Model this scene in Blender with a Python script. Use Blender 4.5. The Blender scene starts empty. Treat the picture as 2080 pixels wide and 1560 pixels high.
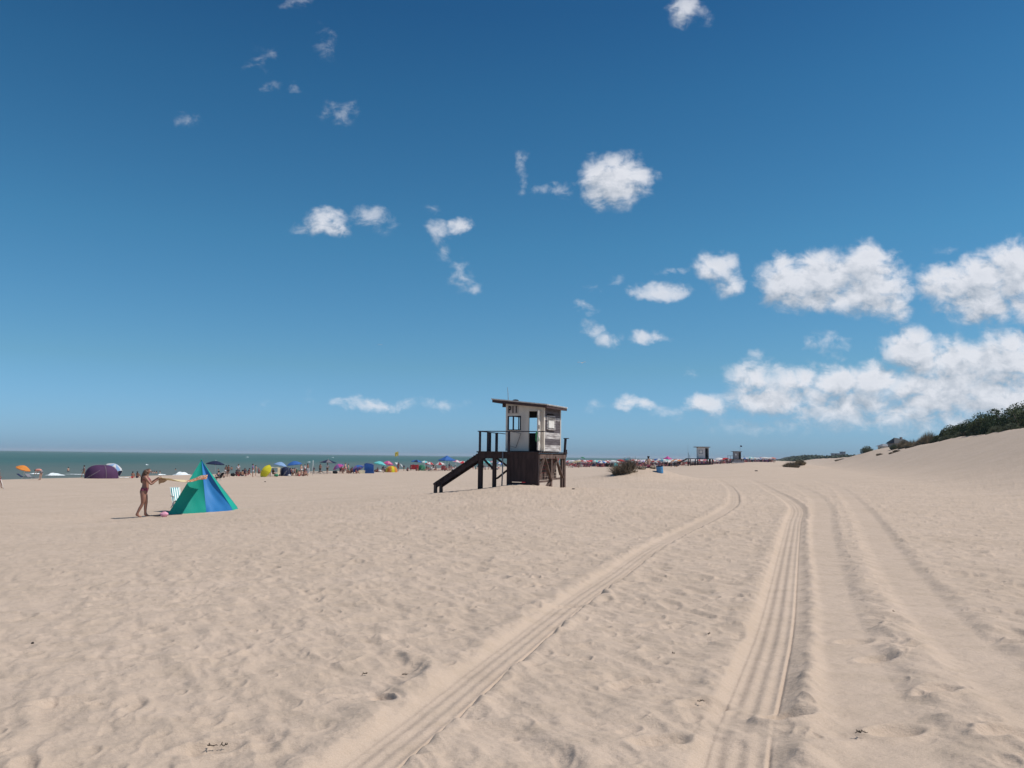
import bpy, bmesh, math, random
import numpy as np
from mathutils import Vector, Matrix
R = math.radians
random.seed(7)
SC = bpy.context.scene
COL = SC.collection

# ------------------------------------------------------------------ camera
F = 1600.0                                   # focal length in photo pixels
EYE = 1.6
CAM_M = Matrix.Rotation(R(90 + 5.25), 3, 'X') @ Matrix.Rotation(R(0.70), 3, 'Z')
cd = bpy.data.cameras.new('camera'); cam = bpy.data.objects.new('camera', cd); COL.objects.link(cam)
cam.location = (0, 0, EYE); cam.rotation_euler = CAM_M.to_euler()
cd.sensor_width = 36; cd.lens = F / 2080 * 36; cd.clip_end = 60000; cd.clip_start = 0.05
SC.camera = cam

def ray(px, py):
    return (CAM_M @ Vector(((px - 1040) / F, -(py - 780) / F, -1))).normalized()
def horizon(px): return 927.2 + (px - 1040) * 0.0122

# ------------------------------------------------------------------ light
SUN_EL, SUN_AZ = R(56), R(96)                # azimuth clockwise from +Y (camera direction)
sd = bpy.data.lights.new('sun', 'SUN'); sd.energy = 4.3; sd.angle = R(0.5); sd.color = (1.0, 0.95, 0.88)
sun = bpy.data.objects.new('sun', sd); COL.objects.link(sun)
SUN_DIR = Vector((math.sin(SUN_AZ) * math.cos(SUN_EL), math.cos(SUN_AZ) * math.cos(SUN_EL), math.sin(SUN_EL)))
sun.rotation_euler = SUN_DIR.to_track_quat('Z', 'Y').to_euler(); sun.location = (40, 0, 60)
SC.view_settings.view_transform = 'Standard'; SC.view_settings.look = 'None'
SC.view_settings.gamma = 1; SC.view_settings.exposure = 0
SC.cycles.volume_bounces = 0; SC.cycles.max_bounces = 6; SC.cycles.transparent_max_bounces = 8
SC.cycles.use_denoising = True

# ------------------------------------------------------------------ world: sky with procedural clouds
W = bpy.data.worlds.new('World'); SC.world = W; W.use_nodes = True
nt = W.node_tree; nt.nodes.clear(); N = nt.nodes; L = nt.links
CLOUDS = [
 (1250,365,80,55,1.05),(1292,358,46,34,.9),(1212,395,40,38,.85),(1243,330,34,24,.8),
 (665,452,46,30,.85),(628,470,40,14,.6),(683,464,30,22,.8),
 (752,440,40,28,.68),(772,455,34,26,.45),
 (897,468,32,26,.68),(935,461,24,20,.8),(898,505,18,28,.5),(878,435,16,16,.4),
 (937,560,28,30,.68),(948,582,28,12,.55),
 (1055,330,16,30,.5),(1066,366,16,28,.48),(1118,386,32,20,.62),
 (1385,18,34,38,.72),(1425,25,24,26,.5),(605,2,44,20,.5),
 (520,125,20,32,.34),(545,180,30,16,.32),(597,181,16,14,.48),(692,228,36,30,.46),(378,241,24,18,.4),(660,90,24,36,.32),(550,105,22,12,.34),
 (1455,543,44,36,.85),(1486,580,32,30,.82),(1340,592,60,21,.75),(1355,552,26,10,.52),(1395,553,16,12,.5),
 (1205,583,22,11,.5),(1255,572,16,11,.42),(1192,622,24,14,.56),(1200,668,20,24,.62),(1228,688,34,22,.72),(1318,687,42,14,.7),
 (1600,575,66,56,1.05),(1680,558,94,54,1.1),(1762,538,60,48,1.1),(1772,592,90,54,1.05),(1680,608,110,36,.95),(1822,620,42,38,.85),(1590,538,32,28,.9),
 (1922,578,66,42,1.05),(1992,568,74,54,1.1),(2062,555,62,70,1.15),(1990,620,90,40,1.05),(2130,600,90,80,1.1),
 (1685,700,40,24,.62),(1935,508,34,14,.45),(1540,722,20,12,.55),
 (1535,770,62,46,.9),(1620,778,64,44,.95),(1702,776,62,40,1.05),(1772,772,54,46,1.05),(1858,712,64,52,1.1),(1952,742,96,56,1.1),
 (2052,728,90,56,1.1),(1900,795,130,56,1.05),(2040,805,130,66,1.05),(1740,825,150,44,.85),(1560,812,96,36,.95),(1430,820,56,26,.85),
 (1640,838,120,34,.7),(1860,852,170,38,.62),(2060,862,140,42,.62),(2160,760,90,90,1.0),
 (1800,836,280,46,.80),(1960,868,190,36,.72),(1650,806,150,38,.80),(1560,850,170,30,.55),(2000,660,60,24,.45),
 (1287,822,50,18,.82),(1345,836,44,11,.5),(1210,828,26,12,.48),(700,815,38,13,.66),(765,823,76,15,.7),(892,827,48,14,.64),(630,806,18,10,.4),(530,835,28,9,.4),(1402,757,22,9,.45),
]
g = bpy.data.node_groups.new('cloud_field', 'ShaderNodeTree')
g.interface.new_socket('P', in_out='INPUT', socket_type='NodeSocketVector')
g.interface.new_socket('Field', in_out='OUTPUT', socket_type='NodeSocketFloat')
gi = g.nodes.new('NodeGroupInput'); prev = None
for (px, py, rx, ry, s) in CLOUDS:
    d = ray(px, py); a0, b0 = d.x / d.y, d.z / d.y
    sx, sy = F / (rx * 1.25), F / (ry * 1.25)
    if s < .7: s = s * .80
    m = g.nodes.new('ShaderNodeVectorMath'); m.operation = 'MULTIPLY_ADD'
    m.inputs[1].default_value = (sx, sy, 0); m.inputs[2].default_value = (-a0 * sx, -b0 * sy, 0)
    g.links.new(gi.outputs[0], m.inputs[0])
    q = g.nodes.new('ShaderNodeVectorMath'); q.operation = 'DOT_PRODUCT'
    g.links.new(m.outputs[0], q.inputs[0]); g.links.new(m.outputs[0], q.inputs[1])
    w = g.nodes.new('ShaderNodeMath'); w.operation = 'MULTIPLY_ADD'
    w.inputs[1].default_value = -s; w.inputs[2].default_value = s
    g.links.new(q.outputs['Value'], w.inputs[0])
    x = g.nodes.new('ShaderNodeMath'); x.operation = 'SMOOTH_MAX'; x.inputs[2].default_value = 0.12
    if prev: g.links.new(prev.outputs[0], x.inputs[0])
    else: x.inputs[0].default_value = -0.6
    g.links.new(w.outputs[0], x.inputs[1]); prev = x
go = g.nodes.new('NodeGroupOutput'); g.links.new(prev.outputs[0], go.inputs[0])

def wn(t, **kw):
    n = N.new(t)
    for k, v in kw.items(): setattr(n, k, v)
    return n
def wmath(op, a=None, b=None, c=None, clamp=False):
    n = N.new('ShaderNodeMath'); n.operation = op; n.use_clamp = clamp
    for i, v in enumerate((a, b, c)):
        if v is None: continue
        if isinstance(v, (int, float)): n.inputs[i].default_value = v
        else: L.new(v, n.inputs[i])
    return n.outputs[0]
tc = wn('ShaderNodeTexCoord'); sep = wn('ShaderNodeSeparateXYZ'); L.new(tc.outputs['Generated'], sep.inputs[0])
yy = wmath('MAXIMUM', wmath('ABSOLUTE', sep.outputs[1]), 0.05)
aa = wmath('DIVIDE', sep.outputs[0], yy); bb = wmath('DIVIDE', sep.outputs[2], yy)
comb = wn('ShaderNodeCombineXYZ'); L.new(aa, comb.inputs[0]); L.new(bb, comb.inputs[1]); L.new(wmath('MULTIPLY', wmath('LESS_THAN', sep.outputs[1], 0.0), 9.0), comb.inputs[2])
# domain warp
def noise(vec, scale, detail, rough, dist=0.0, lac=2.0):
    n = wn('ShaderNodeTexNoise'); n.inputs['Scale'].default_value = scale; n.inputs['Detail'].default_value = detail
    n.inputs['Roughness'].default_value = rough; n.inputs['Distortion'].default_value = dist; n.inputs['Lacunarity'].default_value = lac
    L.new(vec, n.inputs['Vector']); return n
wz = noise(comb.outputs[0], 22, 4, 0.6)
wv = wn('ShaderNodeVectorMath', operation='SUBTRACT'); L.new(wz.outputs['Color'], wv.inputs[0]); wv.inputs[1].default_value = (.5, .5, .5)
wv2 = wn('ShaderNodeVectorMath', operation='MULTIPLY_ADD'); L.new(wv.outputs[0], wv2.inputs[0]); wv2.inputs[1].default_value = (.045, .035, 0); L.new(comb.outputs[0], wv2.inputs[2])
def density(off):
    v = wn('ShaderNodeVectorMath', operation='ADD'); L.new(wv2.outputs[0], v.inputs[0]); v.inputs[1].default_value = (off[0], off[1], 0)
    gr = wn('ShaderNodeGroup'); gr.node_tree = g; L.new(v.outputs[0], gr.inputs[0])
    v2 = wn('ShaderNodeVectorMath', operation='ADD'); L.new(comb.outputs[0], v2.inputs[0]); v2.inputs[1].default_value = (off[0], off[1], 0)
    v3 = wn('ShaderNodeVectorMath', operation='MULTIPLY'); L.new(v2.outputs[0], v3.inputs[0]); v3.inputs[1].default_value = (1, 1.35, 1)
    nn = noise(v3.outputs[0], 34, 10, 0.60, 0.35)
    return gr.outputs[0], wmath('ADD', gr.outputs[0], wmath('MULTIPLY', wmath('SUBTRACT', nn.outputs['Fac'], 0.5), 2.1))
f0, d0 = density((0, 0)); f1, d1 = density((.006, .020))
al = wn('ShaderNodeMapRange', interpolation_type='SMOOTHSTEP'); L.new(d0, al.inputs[0]); al.inputs[1].default_value = 0.08; al.inputs[2].default_value = 0.95
al.inputs[3].default_value = 0; al.inputs[4].default_value = 0.93
# light from the sun side: density falling off towards the sun is bright
lit = wn('ShaderNodeMapRange'); L.new(wmath('SUBTRACT', d0, d1), lit.inputs[0]); lit.inputs[1].default_value = -0.62; lit.inputs[2].default_value = 0.42
thick = wn('ShaderNodeMapRange'); L.new(d0, thick.inputs[0]); thick.inputs[1].default_value = 0.6; thick.inputs[2].default_value = 1.7; thick.inputs[3].default_value = 1.0; thick.inputs[4].default_value = 0.70
lf = wmath('MULTIPLY', lit.outputs[0], thick.outputs[0])
cr = wn('ShaderNodeMix', data_type='RGBA'); L.new(lf, cr.inputs['Factor'])
cr.inputs['A'].default_value = (.36, .42, .50, 1); cr.inputs['B'].default_value = (.84, .85, .90, 1)
sky = wn('ShaderNodeTexSky', sky_type='NISHITA'); sky.sun_disc = False; sky.sun_elevation = SUN_EL; sky.sun_rotation = SUN_AZ
sky.altitude = 0; sky.air_density = 1.0; sky.dust_density = 0.6; sky.ozone_density = 2.0
SKY_STR = 0.075
skc = wn('ShaderNodeMix', data_type='RGBA', blend_type='MULTIPLY'); skc.inputs['Factor'].default_value = 1; L.new(sky.outputs[0], skc.inputs['A']); skc.inputs['B'].default_value = (SKY_STR * 2, SKY_STR * 2, SKY_STR * 2, 1)
# the air over this shore: deep blue overhead, pale blue-grey low down
tr = wn('ShaderNodeValToRGB'); L.new(sep.outputs[2], tr.inputs[0])
GAIN = [(0.0, (.61, 1.05, 1.86)), (.017, (.62, 1.07, 1.87)), (.109, (.57, 1.013, 1.29)), (.26, (.43, 1.017, 1.23)), (.425, (.289, .84, 1.09)), (.508, (.219, .70, .985)), (1.0, (.15, .6, .95))]
for i, (p, c) in enumerate(GAIN):
    e = tr.color_ramp.elements[i] if i < 2 else tr.color_ramp.elements.new(p)
    e.position = p; e.color = (c[0] / 2, c[1] / 2, c[2] / 2, 1)
sk2 = wn('ShaderNodeMix', data_type='RGBA', blend_type='MULTIPLY'); sk2.inputs['Factor'].default_value = 1; L.new(skc.outputs['Result'], sk2.inputs['A']); L.new(tr.outputs[0], sk2.inputs['B'])
skc = sk2
# low clouds fade into the air near the horizon
hz = wn('ShaderNodeMapRange', interpolation_type='SMOOTHSTEP'); L.new(bb, hz.inputs[0]); hz.inputs[1].default_value = 0.0; hz.inputs[2].default_value = 0.065; hz.inputs[3].default_value = 0.30; hz.inputs[4].default_value = 1.0
fa = wmath('MULTIPLY', wmath('MULTIPLY', al.outputs[0], wmath('MULTIPLY_ADD', f0, 0.95, 0.18, clamp=True)), hz.outputs[0])
mx = wn('ShaderNodeMix', data_type='RGBA'); L.new(fa, mx.inputs['Factor']); L.new(skc.outputs['Result'], mx.inputs['A']); L.new(cr.outputs['Result'], mx.inputs['B'])
bg = wn('ShaderNodeBackground'); bg.inputs[1].default_value = 1.0; L.new(mx.outputs['Result'], bg.inputs[0])
wo = wn('ShaderNodeOutputWorld'); L.new(bg.outputs[0], wo.inputs[0])
W.cycles.sampling_method = 'MANUAL'; W.cycles.sample_map_resolution = 512

# ------------------------------------------------------------------ helpers
def tag(o, label=None, cat=None, group=None, kind=None):
    if label: o['label'] = label
    if cat: o['category'] = cat
    if group: o['group'] = group
    if kind: o['kind'] = kind
    return o
def empty(name, loc=(0, 0, 0), rz=0.0):
    o = bpy.data.objects.new(name, None); COL.objects.link(o); o.location = loc; o.rotation_euler = (0, 0, rz); o.empty_display_size = .2
    return o
def link(name, me, parent=None):
    o = bpy.data.objects.new(name, me); COL.objects.link(o)
    if parent is not None: o.parent = parent
    return o
def copy_tree(o, parent=None):
    c = o.copy(); COL.objects.link(c); c.parent = parent
    for ch in o.children: copy_tree(ch, c)
    return c

MATS = {}
def mat(name, col, rough=.8, var=.12, scale=6.0, col2=None, bump=0.0, stretch=(1, 1, 1), spec=.3, trans=0.0, detail=5):
    """Procedural material: two tones mixed by noise, optional bump."""
    if name in MATS: return MATS[name]
    m = bpy.data.materials.new(name); m.use_nodes = True; t = m.node_tree; b = t.nodes['Principled BSDF']
    b.inputs['Roughness'].default_value = rough; b.inputs['Specular IOR Level'].default_value = spec
    c = t.nodes.new('ShaderNodeTexCoord'); mp = t.nodes.new('ShaderNodeMapping'); mp.inputs['Scale'].default_value = stretch
    t.links.new(c.outputs['Object'], mp.inputs[0])
    n = t.nodes.new('ShaderNodeTexNoise'); n.inputs['Scale'].default_value = scale; n.inputs['Detail'].default_value = detail; t.links.new(mp.outputs[0], n.inputs['Vector'])
    r = t.nodes.new('ShaderNodeMapRange'); r.inputs[1].default_value = .35; r.inputs[2].default_value = .65; t.links.new(n.outputs[0], r.inputs[0])
    x = t.nodes.new('ShaderNodeMix'); x.data_type = 'RGBA'; t.links.new(r.outputs[0], x.inputs['Factor'])
    if col2 is None: col2 = tuple(v * (1 - 2 * var) for v in col)
    x.inputs['A'].default_value = (*col2, 1); x.inputs['B'].default_value = (*col, 1)
    t.links.new(x.outputs['Result'], b.inputs['Base Color'])
    if bump:
        bp = t.nodes.new('ShaderNodeBump'); bp.inputs['Strength'].default_value = bump; bp.inputs['Distance'].default_value = .02
        t.links.new(n.outputs[0], bp.inputs['Height']); t.links.new(bp.outputs[0], b.inputs['Normal'])
    if trans:
        tl = t.nodes.new('ShaderNodeBsdfTranslucent'); t.links.new(x.outputs['Result'], tl.inputs[0])
        ms = t.nodes.new('ShaderNodeMixShader'); ms.inputs[0].default_value = trans
        t.links.new(b.outputs[0], ms.inputs[1]); t.links.new(tl.outputs[0], ms.inputs[2]); t.links.new(ms.outputs[0], t.nodes['Material Output'].inputs[0])
    MATS[name] = m; return m

class MB:
    """Collects boxes, bars, tubes and faces into one mesh."""
    def __init__(s): s.v = []; s.f = []; s.mi = []
    def add(s, vs, fs, mi=0):
        k = len(s.v); s.v += [tuple(v) for v in vs]; s.f += [tuple(i + k for i in f) for f in fs]; s.mi += [mi] * len(fs); return s
    def box(s, x0, x1, y0, y1, z0, z1, mi=0, skew=0.0):
        return s.add([(x0,y0,z0),(x1,y0,z0),(x1,y1,z0),(x0,y1,z0),(x0,y0,z1+0),(x1,y0,z1+skew),(x1,y1,z1+skew),(x0,y1,z1)],
                     [(0,3,2,1),(4,5,6,7),(0,1,5,4),(1,2,6,5),(2,3,7,6),(3,0,4,7)], mi)
    def bar(s, a, b, w, h=None, mi=0, up=(0, 0, 1)):
        a, b = Vector(a), Vector(b); h = h or w; d = (b - a).normalized(); u = Vector(up)
        if abs(d.dot(u)) > .98: u = Vector((0, 1, 0))
        r = d.cross(u).normalized(); u = r.cross(d).normalized()
        vs = [p + r * (i * w / 2) + u * (j * h / 2) for p in (a, b) for i, j in ((-1,-1),(1,-1),(1,1),(-1,1))]
        return s.add(vs, [(0,1,2,3)[::-1],(4,5,6,7),(0,1,5,4),(1,2,6,5),(2,3,7,6),(3,0,4,7)], mi)
    def tube(s, pts, rads, n=8, mi=0, cap=True):
        pts = [Vector(p) for p in pts]
        if isinstance(rads, (int, float)): rads = [rads] * len(pts)
        vs = []; fs = []; prev = Vector((0.13, .21, .97))
        for i, p in enumerate(pts):
            d = (pts[min(i + 1, len(pts) - 1)] - pts[max(i - 1, 0)]).normalized()
            r = d.cross(prev)
            if r.length < .05: r = d.cross(Vector((1, 0, 0)))
            r.normalize(); u = r.cross(d)
            for k in range(n):
                a = 2 * math.pi * k / n; vs.append(p + (r * math.cos(a) + u * math.sin(a)) * rads[i])
        for i in range(len(pts) - 1):
            for k in range(n): fs.append((i*n+k, i*n+(k+1)%n, (i+1)*n+(k+1)%n, (i+1)*n+k))
        if cap: fs.append(tuple(range(n))[::-1]); fs.append(tuple((len(pts)-1)*n+k for k in range(n)))
        return s.add(vs, fs, mi)
    def ball(s, c, r, nu=10, nv=7, mi=0, fn=None):
        vs = []; fs = []; c = Vector(c)
        if isinstance(r, (int, float)): r = (r, r, r)
        for j in range(nv + 1):
            th = math.pi * j / nv
            for i in range(nu):
                ph = 2 * math.pi * i / nu
                p = Vector((math.sin(th)*math.cos(ph)*r[0], math.sin(th)*math.sin(ph)*r[1], math.cos(th)*r[2]))
                if fn: p = fn(p)
                vs.append(c + p)
        for j in range(nv):
            for i in range(nu): fs.append((j*nu+i, (j+1)*nu+i, (j+1)*nu+(i+1)%nu, j*nu+(i+1)%nu))
        return s.add(vs, fs, mi)
    def grid(s, fn, nu, nv, mi=0):
        vs = [fn(i / nu, j / nv) for j in range(nv + 1) for i in range(nu + 1)]
        fs = [(j*(nu+1)+i, j*(nu+1)+i+1, (j+1)*(nu+1)+i+1, (j+1)*(nu+1)+i) for j in range(nv) for i in range(nu)]
        return s.add(vs, fs, mi)
    def mesh(s, name, mats, smooth=False):
        me = bpy.data.meshes.new(name); me.from_pydata(s.v, [], s.f)
        for m in (mats if isinstance(mats, (list, tuple)) else [mats]): me.materials.append(m)
        if any(s.mi): me.polygons.foreach_set('material_index', s.mi)
        if smooth: me.polygons.foreach_set('use_smooth', [True] * len(me.polygons))
        me.update(); return me
    def build(s, name, mats, parent=None, smooth=False):
        return link(name, s.mesh(name, mats, smooth), parent)

# ------------------------------------------------------------------ terrain: beach sloping to the sea, dune on the inland side
CA, SA = math.cos(R(18.6)), math.sin(R(18.6))
SEA_Z = -2.35
PU = np.array([-9000, -400, -150, -108, -99, -93, -86, -60, -19, -5, 0, 5, 8], float)
PZ = np.array([-60, -9, -4.2, -2.75, -2.45, -2.15, -1.82, -1.5, -.54, -.1, 0, .06, .14], float)
HV = np.array([-400, 0, 97, 147, 209, 300, 375, 600, 3000, 9000], float)
HZ = np.array([5.5, 5.6, 5.5, 5.1, 4.0, 3.1, 2.6, 2.4, 3.0, 3.0], float)
def base(X, Y):
    X = np.asarray(X, float); Y = np.asarray(Y, float)
    u = X * CA - Y * SA; v = X * SA + Y * CA
    z = np.interp(u, PU, PZ)
    h = np.interp(v, HV, HZ)
    t = np.clip((u - 8) / 18, 0, 1); s = t * t * (1.9 - .9 * t)
    z = z + (h - .14) * s
    back = np.clip((u - 27) / 60, 0, 1); z = z - back * np.minimum(h * .35, 2.0)
    # crest waviness
    z = z + s * .16 * np.sin(v / 7.0 + 1.0) * np.sin(v / 17.0) * (v > 60)
    # low swell of sand along the middle of the beach further off
    w = np.exp(-((u + 8) / 11.0) ** 2) * np.clip((v - 70) / 60, 0, 1) * np.clip((900 - v) / 300, 0, 1)
    z = z + .62 * w
    return z
def HX(px, Y): # x for a photo column at depth Y
    d = ray(px, horizon(px)); return d.x / d.y * Y
HUT_A = R(25); HC = Vector((1.065, 31.0, 0))
def hutw(x, y): # hut plan to world
    return (HC.x + x * math.cos(HUT_A) + y * math.sin(HUT_A), HC.y - x * math.sin(HUT_A) + y * math.cos(HUT_A))
CTRL = []
def ctrl(px, py, Y, r=2.5): CTRL.append((HX(px, Y), Y, EYE - (py - horizon(px)) / F * Y, r))
ctrl(300, 1049.5, 27.0, 2.6); ctrl(345, 1046, 27.2, 2.0); ctrl(419, 1041, 27.9, 2.0); ctrl(488, 1033, 29.0, 2.0); ctrl(400, 1030, 30.5, 2.0)
for (hx, hy, hz, hr) in ((-.7, 1.2, .40, 8.0), (-.8, .0, .50, 1.3), (-4.65, .2, .04, 2.6), (-2.6, 0, .27, 1.6), (0, 2.95, .27, 1.8)):
    X_, Y_ = hutw(hx, hy); CTRL.append((X_, Y_, hz, hr))
ctrl(1255, 969, 56, 3.2); ctrl(1285, 953, 58, 2.6); ctrl(1318, 948.5, 59, 2.6); ctrl(1340, 963.3, 57, 1.8); ctrl(1385, 966, 58, 3.5)
ctrl(1600, 949, 150, 9); ctrl(1622, 943, 153, 5); ctrl(1427, 944.6, 152, 14); ctrl(1495, 940, 280, 22); ctrl(1200, 967, 62, 8)
ctrl(1768, 916.5, 190, 9)
CT = np.array(CTRL)
_K = np.exp(-(((CT[:, None, 0] - CT[None, :, 0]) ** 2 + (CT[:, None, 1] - CT[None, :, 1]) ** 2) / (CT[None, :, 3] ** 2)))
CW = np.linalg.solve(_K + 1e-3 * np.eye(len(CT)), CT[:, 2] - base(CT[:, 0], CT[:, 1]))
CW = np.clip(CW, -2.5, 2.5)
def ground(X, Y):
    z = base(X, Y)
    X = np.asarray(X, float); Y = np.asarray(Y, float)
    for (cx, cy, cz, r), w in zip(CT, CW):
        q = ((X - cx) ** 2 + (Y - cy) ** 2) / (r * r)
        z = z + w * np.exp(-np.minimum(q, 30)) * (q < 30)
    return z
def gz(X, Y): return float(ground(X, Y))
def hit(px, py): # photo pixel -> point on the smooth ground
    d = ray(px, py); t = 1.0
    while t < 3000:
        p = Vector((0, 0, EYE)) + d * t
        if p.z < gz(p.x, p.y): break
        t *= 1.02 if t > 4 else 1.05
    lo, hi = t / 1.05, t
    for _ in range(25):
        m = (lo + hi) / 2; p = Vector((0, 0, EYE)) + d * m
        if p.z < gz(p.x, p.y): hi = m
        else: lo = m
    return Vector((0, 0, EYE)) + d * hi
def at(px, Y): # standing point for a photo column at depth Y
    X = HX(px, Y); return Vector((X, Y, gz(X, Y)))

rng = np.random.default_rng(3)
def perlin(x, y, seed):
    xi = np.floor(x).astype(np.int64); yi = np.floor(y).astype(np.int64); xf = x - xi; yf = y - yi
    def gr(ix, iy):
        h = (ix * 374761393 + iy * 668265263 + seed * 1442695041) & 0xffffffff
        h = ((h ^ (h >> 13)) * 1274126177) & 0xffffffff; h = h ^ (h >> 16)
        a = (h & 0xffff) / 65536.0 * 2 * np.pi; return np.cos(a), np.sin(a)
    u = xf ** 3 * (xf * (xf * 6 - 15) + 10); v = yf ** 3 * (yf * (yf * 6 - 15) + 10)
    def dot(dx, dy):
        gx, gy = gr(xi + dx, yi + dy); return gx * (xf - dx) + gy * (yf - dy)
    a = dot(0, 0); b = dot(1, 0); c = dot(0, 1); d = dot(1, 1)
    return (a + (b - a) * u) + ((c + (d - c) * u) - (a + (b - a) * u)) * v
def hsh(ix, iy, k):
    h = (ix * 73856093 + iy * 19349663 + k * 83492791) & 0xffffffff
    h = ((h ^ (h >> 15)) * 2246822519) & 0xffffffff; h = ((h ^ (h >> 13)) * 3266489917) & 0xffffffff
    return ((h ^ (h >> 16)) & 0xffffff) / 16777216.0
def dimples(x, y, cell, rmin, rmax, dep, seed, prob=1.0, steep=2.0):
    """Footprint-like hollows with pushed-up rims, one per jittered cell."""
    out = np.zeros_like(x); ix = np.floor(x / cell).astype(np.int64); iy = np.floor(y / cell).astype(np.int64)
    for dx in (-1, 0, 1):
        for dy in (-1, 0, 1):
            cx, cy = ix + dx, iy + dy
            px = (cx + hsh(cx, cy, seed)) * cell; py = (cy + hsh(cx, cy, seed + 1)) * cell
            rr = rmin + (rmax - rmin) * hsh(cx, cy, seed + 2); an = (hsh(cx, cy, seed + 3) - .5) * 2.4 + .5
            dd = dep * (.45 + .9 * hsh(cx, cy, seed + 4)) * (hsh(cx, cy, seed + 5) < prob)
            ex = x - px; ey = y - py; c, s = np.cos(an), np.sin(an)
            a = (ex * c + ey * s) / rr; b = (-ex * s + ey * c) / (rr * 1.75)
            q = np.sqrt(a * a + b * b)
            out += dd * (-1 / (1 + np.exp((q - .8) * 3.2 * steep)) + .5 * np.exp(-((q - 1.15) / .3) ** 2) * (1 + .7 * a / np.maximum(q, .2)))
    return out
# tyre tracks: polylines found on the ground from the photograph
TRK = {
 'A': [(690,1600),(760,1545),(880,1450),(1000,1352),(1095,1277),(1180,1212),(1255,1162),(1330,1110),(1410,1070),(1480,1032),(1492,1012),(1485,992),(1466,978),(1440,968)],
 'B': [(1480,1620),(1492,1560),(1505,1500),(1530,1420),(1552,1350),(1570,1290),(1583,1230),(1593,1170),(1603,1110),(1612,1060),(1618,1032),(1592,1010),(1552,988),(1520,974),(1480,966)],
 'C': [(1870,1620),(1800,1470),(1760,1400),(1715,1300),(1690,1220),(1675,1140),(1668,1070),(1668,1025),(1640,998),(1600,982)],
 'D': [(2200,1500),(2080,1400),(1990,1330),(1910,1260),(1850,1190),(1800,1120),(1765,1060),(1730,1015),(1700,990),(1650,974)],
}
TRW = {k: [hit(*p) for p in v] for k, v in TRK.items()}
def smooth_line(pts, n=4):
    P = [Vector((p.x, p.y)) for p in pts]; out = []
    for i in range(len(P) - 1):
        p0, p1, p2, p3 = P[max(i-1,0)], P[i], P[i+1], P[min(i+2,len(P)-1)]
        for k in range(n):
            t = k / n; out.append(.5*((2*p1)+(-p0+p2)*t+(2*p0-5*p1+4*p2-p3)*t*t+(-p0+3*p1-3*p2+p3)*t**3))
    out.append(P[-1]); return out
def trackdist(x, y, pts):
    best = np.full(x.shape, 99.0); along = np.zeros(x.shape); s0 = 0
    for a, b in zip(pts[:-1], pts[1:]):
        dx, dy = b.x - a.x, b.y - a.y; l = math.hypot(dx, dy) + 1e-9
        t = np.clip(((x - a.x) * dx + (y - a.y) * dy) / l ** 2, 0, 1)
        ex = x - a.x - t * dx; ey = y - a.y - t * dy; d = np.hypot(ex, ey)
        sg = np.where(dx * (y - a.y) - dy * (x - a.x) > 0, -1.0, 1.0)
        m = d < np.abs(best); best = np.where(m, d * sg, best); along = np.where(m, s0 + t * l, along); s0 += l
    return best, along
def sstep(a, b, x): t = np.clip((x - a) / (b - a), 0, 1); return t * t * (3 - 2 * t)

NF = 1750; NR1, NR2 = 1150, 300
half = R(41)
ang = np.concatenate([np.linspace(-math.pi, -half, 90)[:-1], np.linspace(-half, half, NF), np.linspace(half, math.pi, 90)[1:-1]])
r1 = 1 / np.linspace(1 / 2.0, 1 / 75.0, NR1); r2 = np.geomspace(75.0, 9000.0, NR2 + 1)[1:]
rad = np.concatenate([[0.4, .8, 1.2, 1.6], r1, r2])
A_, R_ = np.meshgrid(ang, rad); X = R_ * np.sin(A_); Y = R_ * np.cos(A_)
Z = ground(X, Y)
U = X * CA - Y * SA
near = (R_ < 75) & (np.abs(A_) < half + .05)
xs, ys, rs = X[near], Y[near], R_[near]
# wind and feet: everything slants the same way across the beach
xr = (.47 * xs - .88 * ys) * 1.28; yr = (.88 * xs + .47 * ys) * 1.28
lo = perlin(xs / 5.0, ys / 5.0, 11); lo2 = perlin(xs / 2.2, ys / 2.2, 12)
dens = sstep(-.35, .35, lo + .4 * lo2)
wxx = .16 * perlin(xs / .55, ys / .55, 31); wyy = .16 * perlin(xs / .55, ys / .55, 32)
wx2 = .05 * perlin(xs / .16, ys / .16, 33)
hm = .030 * perlin(xr / 1.3, yr / .60, 1) * 1.3 + .042 * perlin((xr + wxx) / .56, (yr + wyy) / .27, 2) + .016 * perlin((xr + wx2) / .23, (yr + wyy) / .12, 3) + .0045 * perlin(xr / .08, yr / .05, 4) + .0016 * perlin(xr / .03, yr / .025, 7)
n5 = perlin((xr + wxx) / .80, (yr + wyy) / .34, 5); hm += .050 * (.45 - np.abs(n5)) * (.4 + .6 * dens)
n6 = perlin((xr + wx2) / .34, yr / .17, 6); hm += .016 * (.5 - np.abs(n6))
hm += dimples(xr + wxx + wx2, yr + wyy, .70, .07, .15, .024, 21, .75) * (.3 + .7 * dens)
hm += dimples(xr + 5.3 + wyy + wx2, yr + 2.2 + wxx, 1.15, .13, .25, .030, 41, .7, 1.3)
hm += dimples(xr + 1.7 + wx2, yr + 8.1, .34, .04, .085, .012, 61, .5)
hm *= .70
print('relief', hm.min(), hm.max())
amp = 1.05 / (1 + (rs / 48.0) ** 2) * np.where(xs < 0, np.clip(1.0 - .028 * np.abs(xs), .5, 1), 1.0)
amp *= 1.0 - .25 * sstep(3, 9, -xs) 
tz = np.zeros_like(xs); keep = np.ones_like(xs)
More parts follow.
